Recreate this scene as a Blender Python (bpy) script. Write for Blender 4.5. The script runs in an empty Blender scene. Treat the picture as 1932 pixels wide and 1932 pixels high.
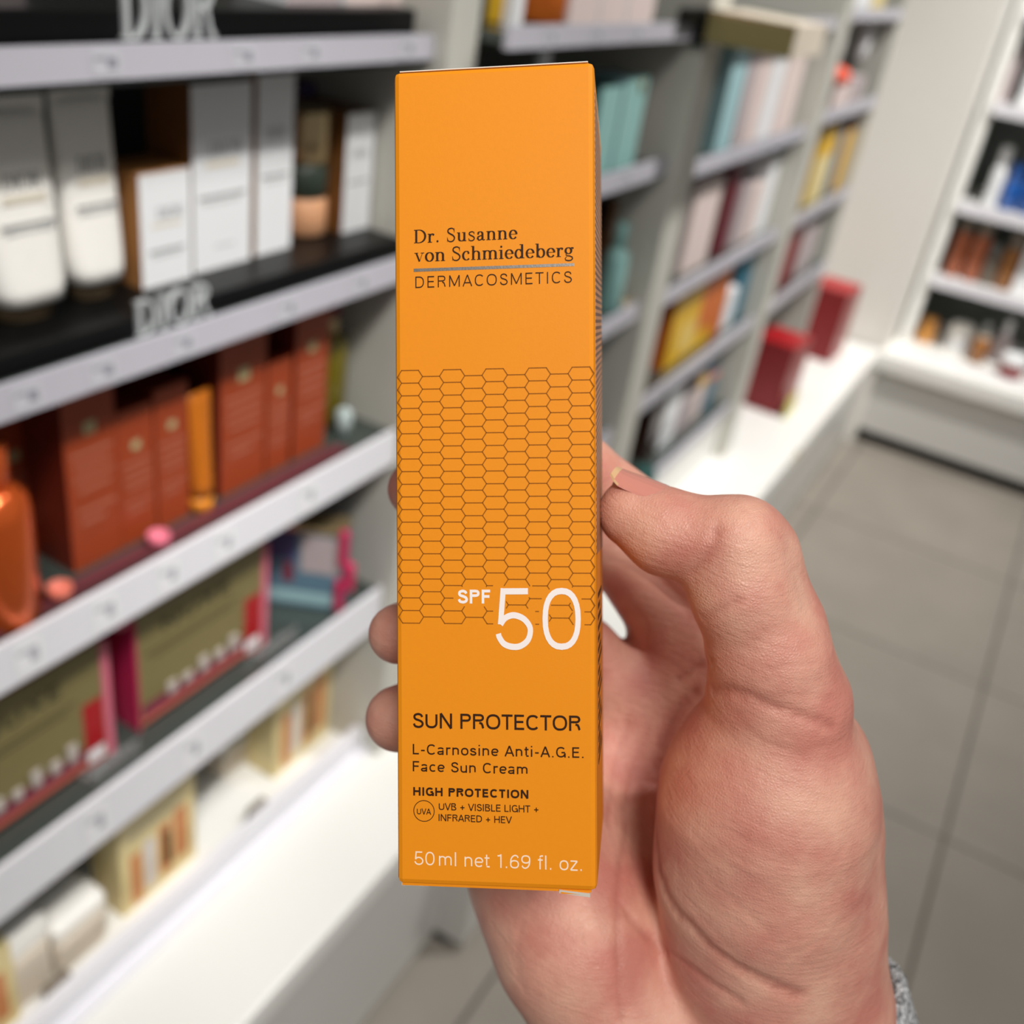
import bpy, bmesh, math, random
import numpy as np
from mathutils import Matrix, Vector

# ------------------------------------------------------------------ camera
S = bpy.context.scene
C = S.collection
FPX, CEN, CAM_H = 1922.26, 966.0, 1.5
_M = np.array([[0.85708289, 0.4953378, 0.14159583],
               [0.36171656, -0.38289008, -0.85003313],
               [-0.3668379, 0.77976641, -0.50734042]])      # world -> camera (x right, y down, z forward)
_u, _s, _v = np.linalg.svd(_M)
RC = _u @ _v
CAMP = np.array([0.0, 0.0, CAM_H])
cam_d = bpy.data.cameras.new('camera')
cam_d.sensor_fit = 'HORIZONTAL'
cam_d.sensor_width = 36.0
cam_d.lens = 36.0 * FPX / 1932.0
cam_d.clip_start = 0.01
cam_d.dof.use_dof = True
cam_d.dof.focus_distance = 0.206
cam_d.dof.aperture_fstop = 10.5
cam = bpy.data.objects.new('camera', cam_d)
C.objects.link(cam)
_m = Matrix([[RC[0, i], -RC[1, i], -RC[2, i], CAMP[i]] for i in range(3)] + [[0, 0, 0, 1]])
cam.matrix_world = _m
S.camera = cam

# ------------------------------------------------------------------ world, ceiling lamps, exposure
S.view_settings.view_transform = 'Standard'
S.view_settings.look = 'None'
S.view_settings.gamma = 1.0
S.view_settings.use_curve_mapping = False
S.view_settings.exposure = 0.0
W = bpy.data.worlds.new('shop_ambient')
S.world = W
W.use_nodes = True
_bg = W.node_tree.nodes['Background']
_bg.inputs[0].default_value = (1.0, 0.99, 0.975, 1)
_bg.inputs[1].default_value = 0.18


def ceiling_lamp(loc, aim, power, size, spread=120):
    d = bpy.data.lights.new('ceiling_spot', 'AREA')
    d.shape = 'DISK'
    d.size = size
    d.energy = power
    d.color = (1.0, 0.975, 0.945)
    d.spread = math.radians(spread)
    o = bpy.data.objects.new('ceiling_spot', d)
    C.objects.link(o)
    o.location = loc
    o.rotation_euler = (Vector(aim) - Vector(loc)).to_track_quat('-Z', 'Y').to_euler()
    return o


ceiling_lamp((0.62, 0.45, 3.0), (-0.62, 0.68, 0.85), 2.2, 0.12, 36)
ceiling_lamp((0.42, 1.75, 3.0), (-0.50, 2.00, 0.8), 12, 0.14, 80)
ceiling_lamp((0.55, 2.90, 3.0), (-0.20, 3.55, 0.8), 16, 0.14, 80)
ceiling_lamp((0.62, -0.85, 2.95), (0.0, 0.17, 1.38), 6.9, 0.60, 85)

# ------------------------------------------------------------------ helpers


def ray(x, y):
    return RC.T @ np.array([(x - CEN) / FPX, (y - CEN) / FPX, 1.0])


def at(x, y, ax, val):
    """world point where the line of sight of pixel (x, y) meets the plane ax = val"""
    d = ray(x, y)
    k = 'XYZ'.index(ax)
    return CAMP + d * ((val - CAMP[k]) / d[k])


def cam2world(p):
    return CAMP + RC.T @ np.asarray(p, float)


def lin(c):
    r = []
    for v in c:
        v = v / 255.0
        r.append(v / 12.92 if v <= 0.04045 else ((v + 0.055) / 1.055) ** 2.4)
    return tuple(r) + (1.0,)


_mats = {}


def mat(name, rgb, rough=0.5, metal=0.0, var=0.06, scale=40.0, bump=0.0, bscale=None, sss=0.0, trans=0.0, coat=0.0,
        spec=0.5, emit=0.0):
    if name in _mats:
        return _mats[name]
    m = bpy.data.materials.new(name)
    m.use_nodes = True
    nt = m.node_tree
    b = nt.nodes['Principled BSDF']
    tc = nt.nodes.new('ShaderNodeTexCoord')
    nz = nt.nodes.new('ShaderNodeTexNoise')
    nz.inputs['Scale'].default_value = scale
    nz.inputs['Detail'].default_value = 5.0
    nt.links.new(tc.outputs['Object'], nz.inputs['Vector'])
    mx = nt.nodes.new('ShaderNodeMix')
    mx.data_type = 'RGBA'
    c = lin(rgb)
    mx.inputs[6].default_value = tuple(min(1, v * (1 - var)) for v in c[:3]) + (1,)
    mx.inputs[7].default_value = tuple(min(1, v * (1 + var)) for v in c[:3]) + (1,)
    nt.links.new(nz.outputs['Fac'], mx.inputs[0])
    nt.links.new(mx.outputs[2], b.inputs['Base Color'])
    b.inputs['Roughness'].default_value = rough
    b.inputs['Metallic'].default_value = metal
    b.inputs['Specular IOR Level'].default_value = spec
    b.inputs['Transmission Weight'].default_value = trans
    b.inputs['Coat Weight'].default_value = coat
    if sss:
        b.inputs['Subsurface Weight'].default_value = sss
    if bump:
        bp = nt.nodes.new('ShaderNodeBump')
        bp.inputs['Strength'].default_value = bump
        bp.inputs['Distance'].default_value = 0.002
        n2 = nt.nodes.new('ShaderNodeTexNoise')
        n2.inputs['Scale'].default_value = bscale or scale * 4
        n2.inputs['Detail'].default_value = 4.0
        nt.links.new(tc.outputs['Object'], n2.inputs['Vector'])
        nt.links.new(n2.outputs['Fac'], bp.inputs['Height'])
        nt.links.new(bp.outputs['Normal'], b.inputs['Normal'])
    _mats[name] = m
    return m


class MB:
    """collects shapes with material slots, then links them as one mesh object"""

    def __init__(self):
        self.v, self.f, self.mi, self.sm = [], [], [], []

    def poly(self, pts, mi=0, smooth=False):
        n = len(self.v)
        self.v += [tuple(p) for p in pts]
        self.f.append(tuple(range(n, n + len(pts))))
        self.mi.append(mi)
        self.sm.append(smooth)

    def box(self, x0, x1, y0, y1, z0, z1, mi=0, bev=0.0, faces=None):
        if bev > 0:
            b = min(bev, (x1 - x0) / 2.1, (y1 - y0) / 2.1, (z1 - z0) / 2.1)
            bm = bmesh.new()
            bmesh.ops.create_cube(bm, size=1.0)
            for q in bm.verts:
                q.co = ((x0 + x1) / 2 + q.co.x * (x1 - x0), (y0 + y1) / 2 + q.co.y * (y1 - y0),
                        (z0 + z1) / 2 + q.co.z * (z1 - z0))
            bmesh.ops.bevel(bm, geom=bm.edges[:], offset=b, segments=2, profile=0.5, affect='EDGES')
            self.bm(bm, mi)
            return self
        n = len(self.v)
        self.v += [(x0, y0, z0), (x1, y0, z0), (x1, y1, z0), (x0, y1, z0), (x0, y0, z1), (x1, y0, z1), (x1, y1, z1),
                   (x0, y1, z1)]
        # bottom, top, front(-y), right(+x), back(+y), left(-x)
        for k, q in enumerate(((0, 3, 2, 1), (4, 5, 6, 7), (0, 1, 5, 4), (1, 2, 6, 5), (2, 3, 7, 6), (3, 0, 4, 7))):
            self.f.append(tuple(n + i for i in q))
            self.mi.append(mi if faces is None else faces[k])
            self.sm.append(False)
        return self

    def bm(self, bm, mi=0, smooth=False):
        n = len(self.v)
        bm.verts.ensure_lookup_table()
        for i, q in enumerate(bm.verts):
            q.index = i
        self.v += [tuple(q.co) for q in bm.verts]
        for fc in bm.faces:
            self.f.append(tuple(n + q.index for q in fc.verts))
            self.mi.append(mi)
            self.sm.append(smooth)
        bm.free()
        return self

    def rings(self, rings, mi=0, cap0=True, cap1=True, smooth=True):
        n = len(self.v)
        k = len(rings[0])
        for r in rings:
            self.v += [tuple(p) for p in r]
        for i in range(len(rings) - 1):
            for j in range(k):
                a, b = n + i * k + j, n + i * k + (j + 1) % k
                self.f.append((a, b, b + k, a + k))
                self.mi.append(mi)
                self.sm.append(smooth)
        if cap0:
            self.f.append(tuple(n + j for j in reversed(range(k))))
            self.mi.append(mi)
            self.sm.append(False)
        if cap1:
            self.f.append(tuple(n + (len(rings) - 1) * k + j for j in range(k)))
            self.mi.append(mi)
            self.sm.append(False)
        return self

    def lathe(self, prof, cx=0, cy=0, mi=0, seg=24, sx=1.0, sy=1.0):
        rr = []
        for r, z in prof:
            rr.append([(cx + sx * r * math.cos(2 * math.pi * j / seg), cy + sy * r * math.sin(2 * math.pi * j / seg), z)
                       for j in range(seg)])
        return self.rings(rr, mi)

    def build(self, name, mats, parent=None, loc=None, rotz=None):
        me = bpy.data.meshes.new(name)
        me.from_pydata(self.v, [], self.f)
        if not isinstance(mats, (list, tuple)):
            mats = [mats]
        for m in mats:
            me.materials.append(m)
        me.polygons.foreach_set('material_index', self.mi)
        me.polygons.foreach_set('use_smooth', self.sm)
        me.update()
        o = bpy.data.objects.new(name, me)
        C.objects.link(o)
        if parent is not None:
            o.parent = parent
        if loc is not None:
            o.location = loc
        if rotz is not None:
            o.rotation_euler = (0, 0, rotz)
        return o


def tag(o, label=None, cat=None, group=None, kind=None):
    if label:
        o['label'] = label
    if cat:
        o['category'] = cat
    if group:
        o['group'] = group
    if kind:
        o['kind'] = kind
    return o


def thing(name, label, cat, loc=(0, 0, 0), rotz=0.0, group=None):
    o = bpy.data.objects.new(name, None)
    o.empty_display_size = 0.02
    C.objects.link(o)
    o.location = loc
    o.rotation_euler = (0, 0, rotz)
    return tag(o, label, cat, group)


# ---- serif capitals and lower case drawn as pen strokes (thick verticals, thin horizontals)
def _arc(cx, cy, rx, ry, a0, a1, n=18):
    return [(cx + rx * math.cos(math.radians(a0 + (a1 - a0) * i / n)), cy + ry * math.sin(math.radians(a0 + (a1 - a0) * i / n)))
            for i in range(n + 1)]


def _spl(pts, n=6):
    P = [pts[0]] + list(pts) + [pts[-1]]
    out = []
    for i in range(1, len(P) - 2):
        p0, p1, p2, p3 = [np.array(q, float) for q in P[i - 1:i + 3]]
        for k in range(n):
            t = k / n
            out.append(tuple(0.5 * ((2 * p1) + (-p0 + p2) * t + (2 * p0 - 5 * p1 + 4 * p2 - p3) * t * t +
                                    (-p0 + 3 * p1 - 3 * p2 + p3) * t ** 3)))
    out.append(tuple(pts[-1]))
    return out


TH, TN = 0.112, 0.032


def _stem(x, y0, y1, w=TH):
    return ('r', x - w / 2, x + w / 2, y0, y1)


def _ser(x0, x1, y, up=True):
    return ('r', x0, x1, y if up else y - TN, y + TN if up else y)


def _dot(x, y, r=0.055):
    return ('p', _arc(x, y, r, r, 0, 360, 14)[:-1])


S_UP = [(.455, .53), (.43, .63), (.36, .685), (.26, .69), (.15, .64), (.115, .54), (.17, .45), (.28, .385), (.40, .31), (.465, .2),
        (.43, .08), (.33, .01), (.22, .005), (.12, .06), (.085, .18)]
s_lo = [(x * 0.78, y * 0.672) for x, y in S_UP]
GLY = {
    'D': (.72, [_stem(.15, 0, .69), _ser(.03, .3, 0), _ser(.03, .3, .69, False), ('s', [(.15, .677)] + _arc(.29, .345, .345, .332, 90, -90) + [(.15, .013)])]),
    'O': (.76, [('s', _arc(.38, .345, .31, .34, 0, 360, 36))]),
    'I': (.32, [_stem(.16, 0, .69), _ser(.04, .28, 0), _ser(.04, .28, .69, False)]),
    'R': (.70, [_stem(.15, 0, .69), _ser(.03, .28, 0), _ser(.03, .3, .69, False), ('s', [(.15, .677)] + _arc(.33, .52, .2, .157, 90, -90) + [(.15, .363)]),
                ('d', [(.33, .363), (.42, .33), (.50, .12), (.56, .03), (.66, .02)], .085)]),
    'S': (.55, [('d', _spl(S_UP), .06), ('r', .445, .468, .46, .69), ('r', .075, .098, .0, .23)]),
    's': (.43, [('d', _spl(s_lo), .052), ('r', .345, .365, .33, .46), ('r', .06, .08, .0, .14)]),
    'r': (.40, [_stem(.13, 0, .45), _ser(.02, .26, 0), _ser(.02, .13, .46, False), ('s', [(.15, .33), (.2, .42), (.28, .455), (.33, .43)]), _dot(.325, .405)]),
    '.': (.26, [_dot(.12, .05)]),
    'u': (.56, [_stem(.13, .12, .46), _ser(.02, .13, .46, False), _stem(.42, 0, .46), _ser(.3, .42, .46, False), _ser(.42, .53, 0), ('s', _arc(.27, .14, .14, .128, 180, 340))]),
    'n': (.57, [_stem(.13, 0, .46), _ser(.02, .25, 0), _ser(.02, .13, .46, False), _stem(.43, 0, .32), _ser(.32, .54, 0), ('s', _arc(.285, .31, .145, .138, 165, 0))]),
    'm': (.85, [_stem(.13, 0, .46), _ser(.02, .25, 0), _ser(.02, .13, .46, False), _stem(.42, 0, .32), _ser(.31, .53, 0), ('s', _arc(.28, .31, .14, .138, 165, 0)),
                _stem(.71, 0, .32), _ser(.6, .82, 0), ('s', _arc(.57, .31, .14, .138, 165, 0))]),
    'h': (.57, [_stem(.13, 0, .71), _ser(.02, .25, 0), _ser(.02, .13, .71, False), _stem(.43, 0, .32), _ser(.32, .54, 0), ('s', _arc(.285, .31, .145, .138, 165, 0))]),
    'a': (.50, [_stem(.34, .04, .33), ('s', [(.34, .33)] + _arc(.22, .33, .12, .118, 20, 160)), _dot(.115, .345, .048), ('s', [(.34, .26), (.22, .235), (.1, .18), (.085, .1), (.15, .015), (.24, .03), (.34, .1)]),
                ('s', [(.34, .06), (.4, .012), (.47, .04)])]),
    'e': (.49, [('s', _arc(.25, .23, .175, .222, 2, 325, 30)), ('r', .09, .42, .235, .258)]),
    'c': (.46, [('s', _arc(.25, .23, .175, .222, 50, 318, 28)), _dot(.355, .36, .05)]),
    'o': (.53, [('s', _arc(.265, .23, .185, .222, 0, 360, 30))]),
    'v': (.52, [('d', [(.1, .45), (.27, .01)], .085), ('d', [(.43, .45), (.27, .01)], .028), _ser(.0, .2, .46, False), _ser(.34, .52, .46, False)]),
    'i': (.29, [_stem(.14, 0, .46), _ser(.02, .26, 0), _ser(.02, .14, .46, False), _dot(.14, .62)]),
    'd': (.56, [_stem(.41, 0, .71), _ser(.41, .53, 0), _ser(.28, .41, .71, False), ('s', _arc(.24, .23, .165, .222, 35, 325, 26))]),
    'b': (.55, [_stem(.13, 0.02, .71), _ser(.02, .13, .71, False), ('s', _arc(.3, .23, .165, .222, 145, -145, 26))]),
    'g': (.52, [('s', _arc(.23, .30, .145, .152, 0, 360, 26)), ('d', [(.15, .17), (.1, .1), (.16, .045), (.3, .03), (.42, -.03), (.44, -.11), (.36, -.19), (.22, -.205), (.09, -.17), (.06, -.09), (.14, .0)], .05),
                ('s', [(.34, .4), (.4, .45), (.45, .44)]), _dot(.455, .425, .045)]),
    ' ': (.25, []),
}


# ---- plain sans letters drawn as even pen strokes; cap height 0.727, x-height 0.53
_c, _x = 0.727, 0.53


def _o(cx, cy, rx, ry, a0=0, a1=360, n=28):
    p = 2.35                                            # slightly squared rounds
    out = []
    for i in range(n + 1):
        a = math.radians(a0 + (a1 - a0) * i / n)
        c_, s_ = math.cos(a), math.sin(a)
        out.append((cx + rx * math.copysign(abs(c_) ** (2 / p), c_), cy + ry * math.copysign(abs(s_) ** (2 / p), s_)))
    return out


_S = _spl([(.50, .56), (.45, .67), (.31, .727), (.15, .675), (.11, .545), (.18, .44), (.32, .385), (.46, .31), (.525, .19), (.47, .055), (.32, .0), (.15, .05), (.085, .19)])
_b = [(.10, _c), (.34, _c)] + _o(.34, .555, .16, .172, 90, -90, 14) + [(.10, .383)]
MON = {
    'A': (.66, [[(.04, 0), (.33, _c)], [(.33, _c), (.62, 0)], [(.14, .23), (.52, .23)]]),
    'B': (.63, [[(.10, 0), (.10, _c)], _b, [(.36, .383)] + _o(.36, .19, .18, .19, 90, -90, 14) + [(.10, 0)]]),
    'C': (.68, [_o(.36, .3635, .275, .3635, 42, 318)]),
    'D': (.70, [[(.10, 0), (.10, _c), ], [(.10, _c), (.30, _c)] + _o(.30, .3635, .31, .3635, 90, -90, 20) + [(.10, 0)]]),
    'E': (.58, [[(.10, 0), (.10, _c)], [(.10, _c), (.52, _c)], [(.10, .38), (.49, .38)], [(.10, 0), (.53, 0)]]),
    'F': (.55, [[(.10, 0), (.10, _c)], [(.10, _c), (.51, _c)], [(.10, .37), (.47, .37)]]),
    'G': (.72, [_o(.37, .3635, .28, .3635, 42, 350), [(.65, .30), (.65, 0)], [(.41, .34), (.65, .34)]]),
    'H': (.70, [[(.10, 0), (.10, _c)], [(.60, 0), (.60, _c)], [(.10, .38), (.60, .38)]]),
    'I': (.24, [[(.12, 0), (.12, _c)]]),
    'L': (.52, [[(.10, 0), (.10, _c)], [(.10, 0), (.49, 0)]]),
    'M': (.84, [[(.10, 0), (.10, _c)], [(.74, 0), (.74, _c)], [(.10, _c), (.42, .06)], [(.42, .06), (.74, _c)]]),
    'N': (.71, [[(.10, 0), (.10, _c)], [(.61, 0), (.61, _c)], [(.10, _c), (.61, 0)]]),
    'O': (.76, [_o(.38, .3635, .30, .3635)]),
    'P': (.61, [[(.10, 0), (.10, _c)], [(.10, _c), (.34, _c)] + _o(.34, .535, .18, .192, 90, -90, 14) + [(.10, .343)]]),
    'R': (.65, [[(.10, 0), (.10, _c)], [(.10, _c), (.36, _c)] + _o(.36, .545, .18, .182, 90, -90, 14) + [(.10, .363)], [(.36, .363), (.47, .31), (.52, .17), (.535, .06), (.57, 0)]]),
    'S': (.60, [_S]),
    'T': (.58, [[(.29, 0), (.29, _c)], [(.02, _c), (.56, _c)]]),
    'U': (.70, [[(.10, _c), (.10, .27)] + _o(.35, .26, .25, .26, 180, 360, 18) + [(.60, .27), (.60, _c)]]),
    'V': (.63, [[(.03, _c), (.315, 0)], [(.315, 0), (.60, _c)]]),
    'X': (.62, [[(.04, 0), (.58, _c)], [(.04, _c), (.58, 0)]]),
    '0': (.60, [_o(.30, .3635, .225, .3635)]),
    '1': (.44, [[(.28, 0), (.28, _c)], [(.28, _c), (.22, .63), (.09, .60)]]),
    '5': (.60, [[(.110, .30), (.150, _c)], [(.150, _c), (.49, _c)], _spl([(.110, .315), (.175, .405), (.29, .445), (.42, .40), (.505, .30), (.52, .20), (.48, .085), (.38, .01), (.27, .0), (.16, .04), (.095, .13), (.08, .185)])]),
    '6': (.60, [_o(.30, .225, .215, .225), _spl([(.085, .24), (.10, .45), (.17, .62), (.31, .727), (.45, .69), (.50, .58)])]),
    '9': (.60, [_o(.30, .5, .215, .225), _spl([(.515, .49), (.50, .28), (.43, .10), (.29, 0), (.15, .04), (.10, .15)])]),
    'a': (.54, [[(.42, 0), (.42, .34)], _spl([(.42, .34), (.40, .47), (.26, .53), (.13, .48), (.09, .39)]), _spl([(.42, .30), (.30, .27), (.13, .24), (.07, .14), (.12, .03), (.24, 0), (.36, .05), (.42, .15)])]),
    'c': (.52, [_o(.28, .265, .205, .265, 48, 312, 24)]),
    'e': (.54, [_o(.28, .265, .205, .265, 4, 318, 26), [(.08, .265), (.475, .265)]]),
    'f': (.32, [_spl([(.32, .74), (.24, .75), (.17, .70), (.155, .60)]), [(.155, .60), (.155, 0)], [(.03, .50), (.30, .50)]]),
    'i': (.24, [[(.12, 0), (.12, _x)], [(.12, .66), (.12, .75)]]),
    'l': (.24, [[(.12, 0), (.12, .75)]]),
    'm': (.84, [[(.09, 0), (.09, _x)], _o(.25, .34, .16, .19, 165, 0, 12) + [(.41, 0)], _o(.58, .34, .16, .19, 165, 0, 12) + [(.74, 0)]]),
    'n': (.56, [[(.09, 0), (.09, _x)], _o(.27, .33, .18, .20, 165, 0, 14) + [(.45, 0)]]),
    'o': (.56, [_o(.28, .265, .21, .265)]),
    'r': (.37, [[(.09, 0), (.09, _x)], _spl([(.09, .33), (.13, .46), (.22, .525), (.35, .525)])]),
    's': (.48, [[(q[0] * .80, q[1] * .729) for q in _S]]),
    't': (.32, [[(.14, .68), (.14, .10)], _spl([(.14, .10), (.17, .02), (.24, 0), (.31, .015)]), [(.02, .50), (.30, .50)]]),
    'u': (.56, [[(.46, 0), (.46, _x)], [(.09, _x), (.09, .20)] + _o(.275, .20, .185, .20, 180, 345, 14)]),
    'z': (.48, [[(.05, .50), (.42, .50)], [(.42, .50), (.05, .03)], [(.05, .03), (.44, .03)]]),
    '.': (.24, [[(.12, 0), (.12, .09)]]),
    '-': (.36, [[(.05, .28), (.31, .28)]]),
    '+': (.62, [[(.08, .30), (.54, .30)], [(.31, .07), (.31, .53)]]),
    ' ': (.28, []),
    '\u2009': (.10, []),
}


def mono_text(body, weight=0.085, track=0.0):
    V, F, G = [], [], []
    x = 0.0
    h = weight / 2
    g = 0

    def add(pts):
        n = len(V)
        V.extend([(x + p[0], p[1]) for p in pts])
        F.append(tuple(range(n, n + len(pts))))
        G.append(g)

    for ch in body:
        adv, el = MON[ch]
        for P in el:
            g += 1
            P = np.array(P, float)
            # keep the pen inside cap line and baseline
            lo, hi = P[:, 1].min(), P[:, 1].max()
            if hi - lo > 1e-6:
                top = hi - h if len(P) > 2 or abs(P[0, 0] - P[-1, 0]) > .3 else hi
                P = P.copy()
                if len(P) > 2:
                    P[:, 1] = lo + h + (P[:, 1] - lo) * (hi - lo - 2 * h) / (hi - lo)
            else:
                P = P.copy()
                if lo < .02:
                    P[:, 1] += h
                elif lo > .45 and lo != .50:
                    P[:, 1] -= h
            d = np.diff(P, axis=0)
            L = np.hypot(d[:, 0], d[:, 1])
            keep = np.append(True, L > 1e-6)
            P = P[keep]
            d = np.diff(P, axis=0)
            d /= np.hypot(d[:, 0], d[:, 1])[:, None]
            closed = np.hypot(*(P[0] - P[-1])) < 1e-6
            tn = np.zeros_like(P)
            tn[:-1] += d
            tn[1:] += d
            if closed:
                tn[0] = tn[-1] = d[0] + d[-1]
            tl = np.hypot(tn[:, 0], tn[:, 1])[:, None]
            tn /= tl
            N = np.stack([-tn[:, 1], tn[:, 0]], 1) * h
            # mitre
            m = np.ones(len(P))
            m[:-1] = 1 / np.clip(np.abs((tn[:-1] * d).sum(1)), .75, 1)
            N *= m[:, None]
            A, B = P + N, P - N
            for i in range(len(P) - 1):
                add([B[i], B[i + 1], A[i + 1], A[i]])
        x += adv + track
    return np.array(V), F, G


def serif_text(body, extra=0.0):
    """returns vertices (x, y) and faces of a serif line of text, em = 1, baseline 0"""
    V, F, G = [], [], []
    x = 0.0
    g = 0

    def add(pts):
        n = len(V)
        V.extend(pts)
        F.append(tuple(range(n, n + len(pts))))
        G.append(g)

    for ch in body:
        adv, el = GLY[ch]
        for e in el:
            g += 1
            if e[0] == 'r':
                add([(x + e[1], e[3]), (x + e[2], e[3]), (x + e[2], e[4]), (x + e[1], e[4])])
            elif e[0] == 'p':
                add([(x + a, b) for a, b in e[1]])
            else:
                P = np.array(e[1], float)
                T = np.gradient(P, axis=0)
                L = np.hypot(T[:, 0], T[:, 1]) + 1e-9
                T /= L[:, None]
                N = np.stack([-T[:, 1], T[:, 0]], 1)
                if e[0] == 's':
                    w = TN + (TH - TN) * np.abs(T[:, 1]) ** 1.3
                else:
                    q = np.linspace(0, 1, len(P))
                    w = np.full(len(P), e[2]) if len(P) < 6 else TN + (e[2] * 1.25 - TN) * np.sin(np.pi * q) ** 0.8
                A = P + N * w[:, None] / 2
                B = P - N * w[:, None] / 2
                for i in range(len(P) - 1):
                    add([(x + B[i, 0], B[i, 1]), (x + B[i + 1, 0], B[i + 1, 1]), (x + A[i + 1, 0], A[i + 1, 1]), (x + A[i, 0], A[i, 1])])
        x += adv + extra
    return np.array(V), F, G
# ------------------------------------------------------------------ the shop: floor, walls, shelving bays, ledges
m_tile = mat('grey_stone_tile', (142, 135, 125), 0.42, var=0.16, scale=5.0, bump=0.04, bscale=60)
m_grout = mat('dark_grout', (84, 80, 74), 0.9)
m_wall = mat('white_wall_paint', (226, 223, 216), 0.55, var=0.02, scale=6, bump=0.03)
m_lac = mat('white_lacquer', (238, 237, 232), 0.32, var=0.015, scale=8)
m_fas = mat('light_grey_lacquer', (205, 203, 198), 0.4, var=0.02, scale=8)
m_upr = mat('upright_grey_white', (196, 194, 184), 0.45, var=0.02, scale=10)
m_rail = mat('white_price_rail', (228, 227, 232), 0.3, var=0.02, scale=30)
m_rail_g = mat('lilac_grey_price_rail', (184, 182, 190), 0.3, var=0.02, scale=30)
m_card = mat('price_card', (234, 234, 236), 0.5, var=0.02)
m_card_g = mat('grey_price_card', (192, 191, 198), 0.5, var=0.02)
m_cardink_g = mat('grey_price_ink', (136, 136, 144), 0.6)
m_cardink = mat('price_ink', (176, 176, 182), 0.6)
m_shelf = mat('smoked_glass_shelf', (58, 66, 62), 0.12, var=0.05, coat=0.3)
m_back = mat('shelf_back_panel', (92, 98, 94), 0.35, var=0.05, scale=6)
m_dark = mat('black_shadow_gap', (16, 16, 15), 0.8)

fl = MB().box(-1.3, 2.5, -1.0, 4.6, -0.06, -0.004).build('floor', m_grout)
tag(fl, 'grey stone tiled shop floor', kind='structure')
t0 = None
for i in range(-3, 4):
    for j in range(-5, 5):
        x0, y0 = 0.235 + 0.6 * i, 1.81 + 0.6 * j
        if x0 < -1.3 or x0 > 2.0:
            continue
        if t0 is None:
            t0 = MB().box(0.003, 0.597, 0.003, 0.597, -0.02, 0.0, 0, bev=0.0015).build('tile', m_tile, fl)
            t = t0
        else:
            t = t0.copy()
            C.objects.link(t)
            t.parent = fl
        t.location = (x0, y0, 0)
# stone grain of the tiles lies in world space so neighbours differ
_nt = m_tile.node_tree
_geo = _nt.nodes.new('ShaderNodeNewGeometry')
for _n in list(_nt.nodes):
    if _n.type == 'TEX_NOISE':
        _nt.links.new(_geo.outputs['Position'], _n.inputs['Vector'])

wl = MB().box(-1.08, -1.03, -0.6, 4.3, 0, 2.7).build('wall_left', m_wall)
tag(wl, 'white wall behind the shelving bays', kind='structure')
wb = MB().box(-1.03, -0.396, 3.64, 3.72, 0, 2.7).box(-0.47, -0.396, 3.72, 4.25, 0, 2.7).build('wall_back', m_wall)
tag(wb, 'plain white wall panel between the shelving and the far display', kind='structure')
wn = MB().box(-0.396, 2.5, 4.25, 4.32, 0, 2.7).build('wall_niche', m_wall)
tag(wn, 'white wall behind the far display fixture', kind='structure')
bb = MB().box(-0.43, -0.396, 3.625, 3.64, 0, 0.30).build('trim_1', m_wall)
tag(bb, 'white vertical trim at the foot of the wall panel', kind='structure')


def plinth(label, y0, y1, xf, ztop, slab, inset, name='display_plinth'):
    t = thing(name, label, 'plinth', (xf, (y0 + y1) / 2, 0), math.pi / 2)
    h = (y1 - y0) / 2
    dep = 1.02 + xf
    MB().box(-h, h, 0, dep, ztop - slab, ztop, 0, bev=0.004).build('top_slab', m_lac, t)
    MB().box(-h, h, inset, dep, 0.02, ztop - slab, 0).build('fascia', m_fas, t)
    MB().box(-h, h, inset + 0.03, dep, 0, 0.02, 0).build('toe_kick', m_dark, t)
    return t


p1 = plinth('wide white display ledge below the black-tray shelves, cream boxes at its back', -0.5, 1.0, -0.470, 0.385, 0.045, 0.014)
p2 = plinth('long white display ledge carrying the two red cartons', 1.0, 3.62, -0.405, 0.36, 0.05, 0.025)


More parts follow.
